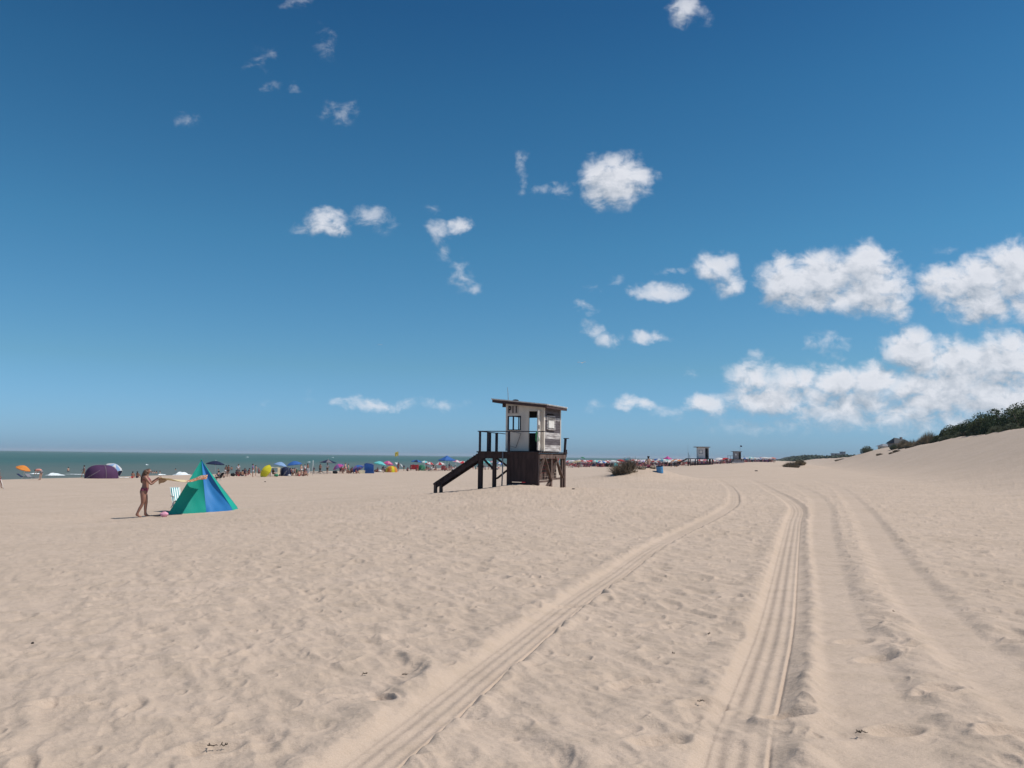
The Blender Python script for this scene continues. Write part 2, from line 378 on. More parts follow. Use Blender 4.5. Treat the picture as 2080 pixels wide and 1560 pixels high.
for k, pts in TRW.items():
    P = smooth_line(pts); d, al_ = trackdist(xs, ys, P); wob = .02 * perlin(al_ / .5, al_ * 0 + 3.3, 77) + .012 * perlin(al_ / .13, al_ * 0 + 1.3, 78)
    fade = np.clip(1.15 - rs / 60, .35, 1)
    if k in 'AB':
        w = .140 if k == 'A' else .155; dep = .036 if k == 'A' else .053
        lw, rw = w + .10, w + (.06 if k == 'A' else .15) + wob * (1.6 if k == 'A' else 2.4)
        floor = sstep(-lw, -w, d) * (1 - sstep(w, rw, d))
        rib = (.0038 if k == 'A' else .0055) * np.cos(2 * np.pi * (d + w) / (2 * w / 3.0)) * sstep(-w - .01, -w + .02, d) * (1 - sstep(w - .02, w + .01, d)) * (1 + .25 * perlin(al_ / .35, d / .1, 55))
        rimr = np.exp(-((d - rw - .04) / .06) ** 2) * (.016 if k == 'A' else .024) * (1 + .9 * perlin(al_ / .16, d / .2, 66))
        riml = np.exp(-((d + lw + .09) / .12) ** 2) * .018
        groove = -.012 * np.exp(-((d - w - .005) / .012) ** 2)
        tz += (-dep * floor * .85 + rib + rimr + riml + groove) * fade
        keep *= 1 - .9 * sstep(-lw - .05, -lw + .06, d) * (1 - sstep(rw - .05, rw + .02, d))
        # footprints trodden over the track close to the camera
    else:
        w = .27
        fl = sstep(-w - .18, -w + .10, d) * (1 - sstep(w - .08, w + .14, d))
        tz += (-.030 * fl + .008 * np.exp(-((np.abs(d) - w - .18) / .10) ** 2)) * fade
        keep *= 1 - .93 * fl
# trodden gap in the middle track
gap = hit(1540, 1478); gq = np.exp(-(((xs - gap.x) / .42) ** 2 + ((ys - gap.y) / .28) ** 2))
tz *= 1 - .9 * gq; keep = keep * (1 - gq) + gq
foot = [(1430,1432,.05),(1600,1458,.075),(1290,1390,.05),(1340,1510,.055),(1820,1478,.06),(2040,1490,.06),(1905,1405,.05),(1150,1228,.04),(1780,1335,.045),(1735,1298,.04),(1090,1190,.035),(1330,1270,.035),(130,1430,.04),(420,1525,.05)]
for (fx, fy, fd) in foot:
    g_ = hit(fx, fy); a = (xs - g_.x) / .17; b = (ys - g_.y - .25 * (xs - g_.x)) / .095; q = np.sqrt(a * a + b * b)
    fd = fd * .62; tz += -fd * (1 / (1 + np.exp((q - .85) * 7))) + fd * .45 * np.exp(-((q - 1.25) / .28) ** 2)
hmz = hm * amp * keep + tz
# calm sand close to tower feet and tents stays; blend out at the dense ring edge
edge = np.clip((half + .0 - np.abs(np.arctan2(xs, ys))) / .04, 0, 1) * np.clip((75 - rs) / 12, 0, 1) * np.clip((rs - .5) / 1.0, 0, 1)
Z[near] += hmz * edge
# broad undulation further off
far = R_ >= 30
Z[far] += ((.05 + .07 * sstep(8, 20, U[far])) * perlin(X[far] / 6.5, Y[far] / 6.5, 91) + .03 * perlin(X[far] / 2.3, Y[far] / 2.3, 92)) * np.clip((R_[far] - 30) / 30, 0, 1) * (U[far] > -88)
nr, na = X.shape
co = np.empty((nr * na + 1, 3), np.float32); co[:-1, 0] = X.ravel(); co[:-1, 1] = Y.ravel(); co[:-1, 2] = Z.ravel(); co[-1] = (0, 0, float(Z[0].mean()))
i = np.arange(nr - 1)[:, None] * na; j = np.arange(na)[None, :]; j2 = (j + 1) % na
quads = np.stack([i + j, i + j2, i + na + j2, i + na + j], -1).reshape(-1, 4)[:, ::-1]
tris = np.stack([np.full(na, nr * na), j2.ravel(), j.ravel()], -1)[:, ::-1]
me = bpy.data.meshes.new('beach_sand'); nq, ntri = len(quads), len(tris)
me.vertices.add(len(co)); me.vertices.foreach_set('co', co.ravel())
me.loops.add(nq * 4 + ntri * 3); me.loops.foreach_set('vertex_index', np.concatenate([quads.ravel(), tris.ravel()]).astype(np.int32))
me.polygons.add(nq + ntri); me.polygons.foreach_set('loop_start', np.concatenate([np.arange(nq) * 4, nq * 4 + np.arange(ntri) * 3]).astype(np.int32))
me.polygons.foreach_set('loop_total', np.concatenate([np.full(nq, 4), np.full(ntri, 3)]).astype(np.int32))
me.polygons.foreach_set('use_smooth', np.ones(nq + ntri, bool)); me.update(calc_edges=True); me.validate()
sand = link('beach_sand', me); tag(sand, kind='structure')
del X, Y, Z, U, A_, R_, co, quads, hm, hmz, tz, keep, amp, near

m = bpy.data.materials.new('dry_sand'); m.use_nodes = True; t = m.node_tree; b = t.nodes['Principled BSDF']; me.materials.append(m)
b.inputs['Roughness'].default_value = .95; b.inputs['Specular IOR Level'].default_value = .15
tcn = t.nodes.new('ShaderNodeTexCoord')
def tn(sc, det, rough=.6, vec=None, st=None):
    n = t.nodes.new('ShaderNodeTexNoise'); n.inputs['Scale'].default_value = sc; n.inputs['Detail'].default_value = det; n.inputs['Roughness'].default_value = rough
    if st:
        mp = t.nodes.new('ShaderNodeMapping'); mp.inputs['Scale'].default_value = st[:3]; mp.inputs['Rotation'].default_value = (0, 0, R(st[3])); t.links.new(tcn.outputs['Object'], mp.inputs[0]); t.links.new(mp.outputs[0], n.inputs['Vector'])
    else: t.links.new(tcn.outputs['Object'], n.inputs['Vector'])
    return n
def tmix(f, a, bb_, lo_=.3, hi_=.7):
    r = t.nodes.new('ShaderNodeMapRange'); r.inputs[1].default_value = lo_; r.inputs[2].default_value = hi_; t.links.new(f, r.inputs[0])
    x = t.nodes.new('ShaderNodeMix'); x.data_type = 'RGBA'; t.links.new(r.outputs[0], x.inputs['Factor'])
    for s_, v_ in (('A', a), ('B', bb_)):
        if isinstance(v_, tuple): x.inputs[s_].default_value = (*v_, 1)
        else: t.links.new(v_, x.inputs[s_])
    return x.outputs['Result']
SAND_A, SAND_B = (.485, .378, .292), (.54, .423, .334)
broad = tn(.35, 5); fine = tn(130, 3, .7); mid = tn(2.4, 6, .65, st=(1, 1.7, 1, 20))
c1 = tmix(broad.outputs[0], SAND_A, SAND_B)
c2 = tmix(mid.outputs[0], (.45, .352, .27), c1, .25, .55)
gr = t.nodes.new('ShaderNodeMix'); gr.data_type = 'RGBA'; gr.blend_type = 'MULTIPLY'; gr.inputs['Factor'].default_value = 1
t.links.new(c2, gr.inputs['A']); t.links.new(tmix(fine.outputs[0], (.86, .85, .84), (1.08, 1.08, 1.08), .3, .7), gr.inputs['B'])
# wet, darker sand at the water's edge
ge = t.nodes.new('ShaderNodeNewGeometry'); sp = t.nodes.new('ShaderNodeSeparateXYZ'); t.links.new(ge.outputs['Position'], sp.inputs[0])
wr = t.nodes.new('ShaderNodeMapRange'); wr.inputs[1].default_value = -2.22; wr.inputs[2].default_value = -2.02; t.links.new(sp.outputs[2], wr.inputs[0])
wx = t.nodes.new('ShaderNodeMix'); wx.data_type = 'RGBA'; t.links.new(wr.outputs[0], wx.inputs['Factor']); wx.inputs['A'].default_value = (.23, .18, .14, 1); t.links.new(gr.outputs['Result'], wx.inputs['B'])
t.links.new(wx.outputs['Result'], b.inputs['Base Color'])
b1 = t.nodes.new('ShaderNodeBump'); b1.inputs['Strength'].default_value = .55; b1.inputs['Distance'].default_value = .006; t.links.new(fine.outputs[0], b1.inputs['Height'])
md2 = tn(6.5, 5, .6, st=(1, 1.8, 1, 24)); b2 = t.nodes.new('ShaderNodeBump'); b2.inputs['Strength'].default_value = .6; b2.inputs['Distance'].default_value = .035; t.links.new(md2.outputs[0], b2.inputs['Height'])
t.links.new(b2.outputs[0], b1.inputs['Normal'])
lg = tn(.8, 6, .65, st=(1, 1.6, 1, 24)); b3 = t.nodes.new('ShaderNodeBump'); b3.inputs['Strength'].default_value = .45; b3.inputs['Distance'].default_value = .12; t.links.new(lg.outputs[0], b3.inputs['Height'])
t.links.new(b3.outputs[0], b2.inputs['Normal']); t.links.new(b1.outputs[0], b.inputs['Normal'])

# ------------------------------------------------------------------ sea
def sea_mesh():
    # strip along the coast: across-shore rows finer near the sand
    us = -np.concatenate([np.linspace(92, 260, 340), np.geomspace(262, 8000, 60)]); vs = np.concatenate([np.linspace(-900, -150, 30), np.linspace(-140, 700, 420), np.geomspace(720, 8500, 60)])
    UU, VV = np.meshgrid(us, vs); XX = UU * CA + VV * SA; YY = -UU * SA + VV * CA
    sw = np.clip((-UU - 92) / 30, 0, 1) * np.clip((600 + UU) / 300, 0, 1)
    ph = -UU / 9.0 + .8 * perlin(UU / 40, VV / 60, 5) * 3
    zz = SEA_Z + sw * (.16 * np.maximum(np.sin(ph), -.4) * (.5 + perlin(UU / 30, VV / 35, 8)) + .05 * perlin(UU / 3, VV / 5, 9))
    co = np.stack([XX, YY, zz], -1).reshape(-1, 3); n1, n2 = UU.shape
    i = np.arange(n1 - 1)[:, None] * n2; j = np.arange(n2 - 1)[None, :]
    q = np.stack([i + j, i + j + 1, i + n2 + j + 1, i + n2 + j], -1).reshape(-1, 4)
    me = bpy.data.meshes.new('sea'); me.from_pydata(co.tolist(), [], q.tolist()); me.polygons.foreach_set('use_smooth', [True] * len(me.polygons)); me.update(); return me
sm = bpy.data.materials.new('sea_water'); sm.use_nodes = True; t = sm.node_tree; b = t.nodes['Principled BSDF']; tcn = t.nodes.new('ShaderNodeTexCoord')
b.inputs['Roughness'].default_value = .5; b.inputs['Specular IOR Level'].default_value = .06
n1 = tn(.02, 4, .6, st=(1, .35, 1, -18.6)); cA = tmix(n1.outputs[0], (.046, .112, .105), (.066, .140, .122), .35, .65)
n2 = tn(.25, 6, .65, st=(1, .4, 1, -18.6)); cB = tmix(n2.outputs[0], (.042, .104, .100), cA, .3, .5)
mpu = t.nodes.new('ShaderNodeMapping'); mpu.inputs['Rotation'].default_value = (0, 0, R(18.6)); t.links.new(tcn.outputs['Object'], mpu.inputs[0])
spu = t.nodes.new('ShaderNodeSeparateXYZ'); t.links.new(mpu.outputs[0], spu.inputs[0]); turb = tn(.05, 4, .6); ad = t.nodes.new('ShaderNodeMath'); ad.operation = 'MULTIPLY_ADD'; ad.inputs[1].default_value = 60; t.links.new(turb.outputs[0], ad.inputs[0]); t.links.new(spu.outputs[0], ad.inputs[2])
cC = tmix(ad.outputs[0], cB, (.125, .145, .128), -230, -75)
t.links.new(cC, b.inputs['Base Color'])
# breaking streaks of foam near the sand
ge = t.nodes.new('ShaderNodeBump'); ge.inputs['Strength'].default_value = .5; ge.inputs['Distance'].default_value = .25
n3 = tn(.9, 5, .6, st=(1, .5, 1, -18.6)); t.links.new(n3.outputs[0], ge.inputs['Height']); t.links.new(ge.outputs[0], b.inputs['Normal'])
smo = sea_mesh(); smo.materials.append(sm); tag(link('sea', smo), kind='structure')

# ================================================================== materials for things
M = {}
M['dark_wood'] = mat('dark_stained_wood', (.058, .034, .031), .75, col2=(.030, .018, .018), scale=9, stretch=(1, 1, .15), bump=.2)
M['brown_wood'] = mat('brown_weathered_wood', (.17, .115, .095), .85, col2=(.085, .055, .047), scale=7, stretch=(1, 1, .12), bump=.2)
M['rail_wood'] = mat('painted_rail_wood', (.05, .045, .055), .7, col2=(.028, .025, .035), scale=8, stretch=(1, 1, .2))
M['cream'] = mat('cream_painted_plywood', (.74, .675, .59), .75, col2=(.60, .55, .49), scale=3.2, stretch=(1, 1, .5), bump=.05)
M['peel'] = mat('peeling_white_boards', (.66, .635, .615), .8, col2=(.24, .21, .205), scale=3.0, stretch=(.5, .5, 5), bump=.25, detail=7)
M['greyboard'] = mat('bare_grey_boards', (.13, .115, .125), .85, col2=(.075, .062, .068), scale=5, stretch=(.4, .4, 6), bump=.2)
M['white_paint'] = mat('white_gloss_paint', (.78, .76, .72), .55, col2=(.66, .63, .58), scale=4)
M['door_white'] = mat('scuffed_white_door_paint', (.80, .76, .70), .6, col2=(.36, .31, .27), scale=6, detail=8)
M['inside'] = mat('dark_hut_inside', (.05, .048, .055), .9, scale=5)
M['roof_sheet'] = mat('galvanised_roof_sheet', (.72, .72, .72), .5, col2=(.55, .54, .53), scale=5, spec=.5)
M['fascia'] = mat('brown_fascia_board', (.085, .048, .045), .75, col2=(.05, .03, .03), scale=8)
M['black'] = mat('black_paint', (.012, .012, .014), .6, scale=5)
M['metal'] = mat('grey_galvanised_pole', (.30, .28, .27), .45, col2=(.20, .185, .18), scale=12, spec=.5)
M['sign'] = mat('faded_sign_board', (.50, .44, .41), .8, col2=(.40, .345, .325), scale=9)
M['green_cloth'] = mat('green_cloth', (.07, .36, .16), .9, col2=(.03, .18, .08), scale=9)
M['white_cloth'] = mat('white_cloth', (.80, .80, .80), .9, var=.06, scale=8, trans=.2)
M['glass'] = mat('old_window_pane', (.35, .42, .46), .15, scale=2, spec=.6)

# ------------------------------------------------------------------ watch tower hut
HZ0 = .30
def wallgrid(mb, x0, x1, zb, zt, holes, y0, y1, mi=0, axis='x'):
    """Wall slab between x0..x1 with a sloping top zt(x) and rectangular holes."""
    xs_ = sorted({x0, x1, *[h[0] for h in holes], *[h[1] for h in holes]})
    for a, b in zip(xs_[:-1], xs_[1:]):
        cuts = sorted([(h[2], h[3]) for h in holes if h[0] <= a + 1e-6 and h[1] >= b - 1e-6]); z = zb
        spans = []
        for c0_, c1_ in cuts:
            if c0_ > z + 1e-6: spans.append((z, c0_, z, c0_))
            z = c1_
        spans.append((z, None, z, None))
        for (za, zc, _, _) in spans:
            ta = zc if zc is not None else zt(a); tb = zc if zc is not None else zt(b)
            if axis == 'x': vs = [(a,y0,za),(b,y0,za),(b,y1,za),(a,y1,za),(a,y0,ta),(b,y0,tb),(b,y1,tb),(a,y1,ta)]
            else: vs = [(y1,a,za),(y1,b,za),(y0,b,za),(y0,a,za),(y1,a,ta),(y1,b,tb),(y0,b,tb),(y0,a,ta)]
            mb.add(vs, [(0,3,2,1),(4,5,6,7),(0,1,5,4),(1,2,6,5),(2,3,7,6),(3,0,4,7)], mi)
def g_at(x, y): X_, Y_ = hutw(x, y); return gz(X_, Y_) - .25
hut = empty('lifeguard_tower', (HC.x, HC.y, 0), -HUT_A)
tag(hut, 'large nearby wooden lifeguard hut on stilts marked P11, with open door and slanting roof', 'lifeguard tower')
TOPZ = lambda x: 3.575 - .108 * x                 # underside of roof
DK = 1.79
# --- frame under the deck
for (x, y, w, d) in ((-2.56, .05, .17, .13), (-1.93, .05, .13, .12), (-1.27, .05, .17, .14), (-.06, .06, .14, .14), (-.05, 1.42, .11, .12), (-.06, 2.88, .16, .14), (-.06, 2.66, .09, .1), (-2.55, 1.30, .13, .13), (-2.55, 2.85, .14, .14), (-1.3, 2.85, .14, .14)):
    MB().box(x-w/2, x+w/2, y-d/2, y+d/2, g_at(x, y), DK - .07).build('leg', M['dark_wood'] if y < 1 else M['brown_wood'], hut)
f = MB()
f.box(-2.64, .0, -.02, .045, DK-.28, DK-.045); f.box(-2.64, 0, 2.93, 3.0, DK-.25, DK-.05)
f.box(-2.66, -2.60, .05, 2.93, DK-.25, DK-.05); f.box(-1.35, -1.28, .1, 2.9, DK-.22, DK-.06)
f.build('deck_frame', M['dark_wood'], hut)
f = MB()
f.box(-.03, .03, .05, 2.95, DK-.26, DK-.10); f.build('side_beam', M['brown_wood'], hut)
f = MB(); k = 0; y = -.06
while y < 3.03:
    f.box(-2.70, .05 + .02 * math.sin(k * 2.1), y, y + .125, DK - .045 + .004 * (k % 3), DK + .003 * (k % 2)); y += .135; k += 1
f.build('deck', M['dark_wood'], hut)
# dark boarded front under the cabin
f = MB(); z = .60; k = 0
while z < 1.66:
    f.box(-1.20, -.12, -.005 + .004 * (k % 3), .03, z, z + .147); z += .15; k += 1
f.box(-1.2, -.12, .031, .045, .60, 1.70); f.box(-1.18, -.55, .032, .06, .49, .575); f.box(-.55, -.28, .01, .05, .38, .60); f.box(-.28, -.12, .012, .05, .50, .60); f.box(-.16, -.1, .05, .09, .35, .75)
f.build('front_skirt', M['dark_wood'], hut)
f = MB(); z = .66; k = 0
while z < 1.5:
    f.box(-.36 + .006 * (k % 2), -.33, .12, 2.75, z, z + .135); z += .145; k += 1
f.build('side_skirt', M['brown_wood'], hut)
f = MB(); f.box(-.10, -.04, .15, 1.34, .58, .66); f.box(-.10, -.04, 1.5, 2.6, .66, .74); f.build('bottom_rail', M['brown_wood'], hut)
for a, b in (((.01, .12, .95), (.01, .55, 1.60)), ((.012, .60, 1.58), (.012, 1.34, .62)), ((.01, 1.50, .95), (.01, 1.95, 1.52)), ((.012, 1.72, 1.62), (.012, 2.62, .72)), ((-.02, 2.0, 1.5), (-.02, 2.45, .85)), ((-.05, 1.36, .62), (-.05, .98, .40))):
    MB().bar(a, b, .045, .11, up=(1, 0, 0)).build('brace', M['brown_wood'], hut)
for a, b in (((-2.52, .09, 1.54), (-1.96, .09, 1.05)), ((-1.88, .12, 1.52), (-1.30, .12, 1.15)), ((-1.86, .13, .70), (-1.30, .13, 1.12))):
    MB().bar(a, b, .05, .13, up=(0, 1, 0)).build('brace', M['dark_wood'], hut)
pz = g_at(-1.52, -.12)
MB().tube([(-1.53, -.10, pz), (-1.505, -.085, 1.0), (-1.51, -.075, DK)], .028, 8).build('grey_pipe', M['metal'], hut, True)
# --- cabin
x0, x1, y0, y1, z0 = -1.65, 0.0, .5, 2.36, DK + .03
f = MB(); wallgrid(f, x0, x1, z0, TOPZ, [(-1.56, -1.02, 2.68, 3.22), (-.63, -.18, z0, 3.42)], y0, y0 + .035)
f.build('front_wall', M['cream'], hut)
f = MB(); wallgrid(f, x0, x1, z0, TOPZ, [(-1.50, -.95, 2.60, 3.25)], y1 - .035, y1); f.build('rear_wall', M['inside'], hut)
f = MB(); wallgrid(f, y0 + .035, y1 - .035, z0, lambda t_: TOPZ(x0) , [(y0 + .10, 1.84, 2.62, 3.24)], x0, x0 + .035, axis='y'); f.build('seaward_wall', M['cream'], hut)
# right wall: individual horizontal boards, upper ones bare and grey
fw = MB(); fg = MB(); z = z0; k = 0; wz0, wz1, wy0, wy1 = 2.74, 3.22, .86, 1.62
hts = [.125, .13, .12, .13, .125, .13, .125, .13, .12, .13, .125, .13, .13, .13, .13]
for k, hgt in enumerate(hts):
    zt_ = min(z + hgt, TOPZ(0))
    if zt_ - z < .02: break
    tgt = fg if (k in (2, 3) or 6 <= k <= 9 or k >= 11) else fw
    segs = [(y0 + .04, y1 - .04)]
    if zt_ > wz0 and z < wz1: segs = [(y0 + .04, wy0), (wy1, y1 - .04)]
    for s0_, s1_ in segs: tgt.box(-.03, -.004 + .008 * ((k * 7) % 3) / 2, s0_, s1_, z + .004, zt_)
    z += hgt
fw.build('side_wall', M['peel'], hut); fg.build('bare_side_boards', M['greyboard'], hut)
wf = MB(); wf.box(.004, .04, wy0 - .05, wy0, wz0 - .05, wz1 + .05); wf.box(.004, .04, wy1, wy1 + .05, wz0 - .05, wz1 + .05); wf.box(.004, .07, wy0, wy1, wz0 - .06, wz0); wf.box(.004, .05, wy0, wy1, wz1, wz1 + .05)
w_ = wf.build('side_window', M['peel'], hut)
f = MB(); f.box(.0, .03, wy0 + .12, wy1 - .03, wz0 + .03, wz1 - .14); f.build('shutter', M['white_paint'], w_)
f = MB()
for k in range(4): f.bar((.02, wy0 + .02, wz1 - .02 - .035 * k), (.02, wy1 - .02, wz1 - .03 - .035 * k), .05, .012)
f.build('louvre', M['peel'], w_)
MB().box(x1 - .02, x1 + .035, y0 - .012, y0 + .075, z0, TOPZ(0) - .005).build('corner_post', M['cream'], hut)
MB().box(x0 - .012, x0 + .06, y0 - .012, y0 - .001, z0, TOPZ(x0) - .01).build('corner_post', M['cream'], hut)
MB().box(x1 - .01, x1 + .02, y1 - .06, y1 + .005, z0, TOPZ(0) - .005).build('corner_post', M['cream'], hut)
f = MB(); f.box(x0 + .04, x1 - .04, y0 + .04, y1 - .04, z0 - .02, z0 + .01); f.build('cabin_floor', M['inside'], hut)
# front window and its frame
f = MB()
for a in (-1.575, -1.02): f.box(a, a + .035, y0 - .02, y0 + .05, 2.66, 3.24)
f.box(-1.54, -1.02, y0 - .02, y0 + .05, 3.205, 3.24); f.box(-1.54, -1.02, y0 - .03, y0 + .05, 2.655, 2.69)
w_ = f.build('front_window', M['rail_wood'], hut)
MB().box(-1.36, -1.31, y0 - .005, y0 + .04, 2.69, 3.205).box(-1.11, -1.075, y0 + .0, y0 + .035, 2.69, 3.205).build('mullion', M['rail_wood'], w_)
MB().box(-1.62, -1.585, y0 - .014, y0 - .002, 2.6, 3.3).box(-.975, -.91, y0 - .014, y0 - .002, 2.55, 3.3).box(-1.585, -.975, y0 - .014, y0 - .002, 3.245, 3.31).build('window_trim', M['cream'], w_)
# door frame, door leaf
f = MB(); f.box(-.66, -.632, y0 - .02, y0 + .05, z0, 3.46); f.box(-.178, -.15, y0 - .02, y0 + .05, z0, 3.46); f.box(-.632, -.178, y0 - .02, y0 + .05, 3.425, 3.46)
f.build('door_frame', M['cream'], hut)
hd = MB(); hd.box(-.02, .02, -.52, 0, z0 + .03, 3.42); hd.box(-.035, -.02, -.50, -.44, z0 + .05, 3.4)
dl = hd.build('door', M['door_white'], hut); dl.location = (-.135, y0 - .02, 0); dl.rotation_euler = (0, 0, R(13))
MB().box(.02, .05, -.47, -.44, 2.70, 2.84).build('handle', M['black'], dl)
# loose plywood patch
f = MB(); P_ = [(-1.42, 2.60), (-.98, 2.53), (-1.19, 1.96), (-1.44, 2.02)]
f.add([(p[0], y0 - .014, p[1]) for p in P_] + [(p[0], y0 - .001, p[1]) for p in P_], [(0,3,2,1),(0,1,5,4),(1,2,6,5),(2,3,7,6),(3,0,4,7)]); f.build('plywood_patch', M['cream'], hut)
f = MB(); 
for a, b in ((P_[0], P_[1]), (P_[1], P_[2]), (P_[2], P_[3])): f.bar((a[0], y0 - .018, a[1]), (b[0], y0 - .018, b[1]), .008, .012)
f.build('patch_edge', M['greyboard'], hut)
f = MB(); f.grid(lambda a, b: (x0 - .012 - .07 * math.sin(b * 3.1) * math.sin(a * 2.6), y0 + .05 + a * .7, z0 + .12 + b * .55), 8, 8); f.build('bulging_sheet', M['cream'], hut, True)
# sign with lettering
MB().box(-1.56, -1.11, y0 - .022, y0 - .003, 3.335, 3.65).build('sign_board', M['sign'], hut)
def text_mesh(body, size, ext=.004, off=.018):
    cu = bpy.data.curves.new('lettering', 'FONT'); cu.body = body; cu.size = size; cu.extrude = ext; cu.offset = off; cu.align_x = 'CENTER'; cu.align_y = 'CENTER'; cu.resolution_u = 4; cu.space_character = 1.12
    o = bpy.data.objects.new('tmp', cu); COL.objects.link(o); dg = bpy.context.evaluated_depsgraph_get(); me = bpy.data.meshes.new_from_object(o.evaluated_get(dg)); bpy.data.objects.remove(o); return me
tm = text_mesh('P11', .335, .004, .012); tm.materials.clear(); tm.materials.append(M['black']); to = link('lettering', tm, [c for c in hut.children if c.name.startswith('sign_board')][0])
to.rotation_euler = (R(90), 0, 0); to.location = (-1.34, y0 - .028, 3.485); to.scale = (.78, 1.12, 1)
# --- roof
f = MB(); RX0, RX1, RY0, RY1 = -2.15, .26, .2, 2.42
n_ = 60
vs = []; fs = []
for i in range(n_ + 1):
    yy_ = RY0 - .03 + (RY1 - RY0 + .05) * i / n_; zz_ = .016 * math.cos(i * math.pi / 2 * 1.0) 
    for (xx, dz) in ((RX0 - .04, .125), (RX1 + .03, .125)): vs.append((xx, yy_, TOPZ(xx) + dz + zz_))
for i in range(n_): fs.append((2*i, 2*i+1, 2*i+3, 2*i+2))
f.add(vs, fs); f.add([(v[0], v[1], v[2] - .03) for v in vs], [tuple(reversed(q)) for q in fs]); f.add([vs[0], vs[1], (vs[1][0], vs[1][1], vs[1][2] - .03), (vs[0][0], vs[0][1], vs[0][2] - .03)], [(0, 3, 2, 1)])
rf = f.build('roof', M['roof_sheet'], hut)
f = MB()
def slab(mb, a, b, ya, yb, dz0, dz1): mb.add([(a,ya,TOPZ(a)+dz0),(b,ya,TOPZ(b)+dz0),(b,yb,TOPZ(b)+dz0),(a,yb,TOPZ(a)+dz0),(a,ya,TOPZ(a)+dz1),(b,ya,TOPZ(b)+dz1),(b,yb,TOPZ(b)+dz1),(a,yb,TOPZ(a)+dz1)], [(0,3,2,1),(4,5,6,7),(0,1,5,4),(1,2,6,5),(2,3,7,6),(3,0,4,7)])
slab(f, RX0, RX1, RY0, RY0 + .04, -.02, .085); slab(f, RX0, RX1, RY1 - .04, RY1, -.02, .085); slab(f, RX0, RX0 + .04, RY0 + .04, RY1 - .04, -.02, .085); slab(f, RX1 - .04, RX1, RY0 + .04, RY1 - .04, -.02, .085)
f.build('fascia', M['fascia'], rf)
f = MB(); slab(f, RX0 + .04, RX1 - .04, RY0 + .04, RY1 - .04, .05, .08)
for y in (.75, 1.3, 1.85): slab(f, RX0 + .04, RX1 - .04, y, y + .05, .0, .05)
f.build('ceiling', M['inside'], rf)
MB().box(-1.83, -1.66, .50, .60, TOPZ(-1.75) - .16, TOPZ(-1.75) - .025).build('eave_block', M['dark_wood'], rf)
hz_ = TOPZ(-1.5) + .13
MB().tube([(-1.62, .62, hz_ - .05), (-1.64, .62, hz_ + .3), (-1.67, .62, hz_ + .56)], [.014, .011, .007], 6).build('antenna', M['metal'], rf)
f = MB(); f.ball((-1.38, .8, hz_ + .02), (.15, .1, .05), 8, 5); f.build('sandbag', M['black'], rf, True)
# --- rails
RZ = 2.605
for q_ in (((-2.68, -.0, RZ), (.26, .0, RZ - .02), .05, .035), ((-2.60, .02, RZ - .005), (-2.60, 1.62, RZ - .03), .05, .03), ((-2.6, 1.6, RZ - .02), (-1.66, 1.62, RZ - .12), .045, .03)):
    MB().bar(*q_).build('handrail', M['rail_wood'], hut)
for (x, y, w) in ((-2.58, .0, .075), (-1.28, .0, .075), (-2.60, .80, .11), (-2.60, .95, .08), (-2.6, 1.58, .10)):
    MB().box(x - w/2, x + w/2, y - .035, y + .035, DK - .1, RZ - .02).build('rail_post', M['rail_wood'], hut)
f = MB(); f.bar((-.02, 2.9, DK - .1), (.02, 2.9, DK + .58), .09, .07); f.build('rail_post', M['rail_wood'], hut)
MB().box(-.06, .16, 2.86, 2.95, DK + .58, DK + .615).build('handrail', M['rail_wood'], hut)
MB().tube([(.0, 3.0, DK - .2), (.03, 3.0, DK + .12)], .035, 6).build('post_stub', M['dark_wood'], hut)
# --- ramp of steps going down to the left
f = MB()
ra, rb = Vector((-2.60, 0, DK - .12)), Vector((-4.62, 0, .36))
for y in (.03, .47):
    f.bar((ra.x, y, ra.z - .06), (rb.x, y, rb.z + .02), .05, .24, up=(0, 0, 1))
rp = f.build('ramp', M['dark_wood'], hut)
f = MB()
for i in range(22):
    p = ra.lerp(rb, i / 21.0); wig = .02 * math.sin(i * 2.3)
    f.bar((p.x, -.03 + wig, p.z + .06), (p.x, .53 + wig, p.z + .06), .11, .035)
f.build('tread', M['dark_wood'], rp)
for y in (.02, .48):
    X_, Y_ = hutw(-4.62, y); MB().box(-4.69, -4.57, y - .05, y + .05, gz(X_, Y_) - .25, .44).build('ramp_foot', M['brown_wood'], rp)
    MB().ball((-4.66, y, .42), (.09, .06, .06), 7, 5).build('post_cap', M['dark_wood'], rp, True)
# things left about the tower
rag = MB(); rag.grid(lambda a, b: (.015 + .08 * math.sin(a * 5 + b * 2) * b, -.08 - .14 * a * (1 - .35 * b) , 2.59 - b * .42 * (.6 + .4 * math.sin(a * 4 + .6))), 10, 12)
ro = rag.build('rag', M['green_cloth'], None, True); ro.location = (HC.x, HC.y, 0); ro.rotation_euler = (0, 0, -HUT_A); so = ro.modifiers.new('t', 'SOLIDIFY'); so.thickness = .006
ro.location = (HC.x - .01, HC.y + .13, 0)
tag(ro, 'green cloth hanging from the hut handrail in front of the open white door', 'cloth')
f = MB()
def kay(a, b):
    t_ = a * 2 - 1; w_ = .24 * max(0, 1 - abs(t_) ** 2.6) ** .6; an = b * 2 * math.pi
    return (t_ * 1.15, math.cos(an) * w_, math.sin(an) * w_ * .28 + .08 * t_ * t_)
f.grid(kay, 24, 14)
kb = f.build('rescue_board', mat('red_fibreglass', (.70, .06, .07), .35, col2=(.55, .05, .07), scale=3, spec=.5), None, True)
X_, Y_ = hutw(-1.45, 3.6); kb.location = (X_, Y_ + .4, gz(X_, Y_) + .62); kb.rotation_euler = (R(70), R(-38), R(-6))
tag(kb, 'red rescue board leaning behind the stilts under the big lifeguard hut', 'rescue board')
MB().box(-.45, .45, -.245, .245, -.055, .04).build('deck_pad', mat('tan_pad', (.42, .26, .2), .8), kb)
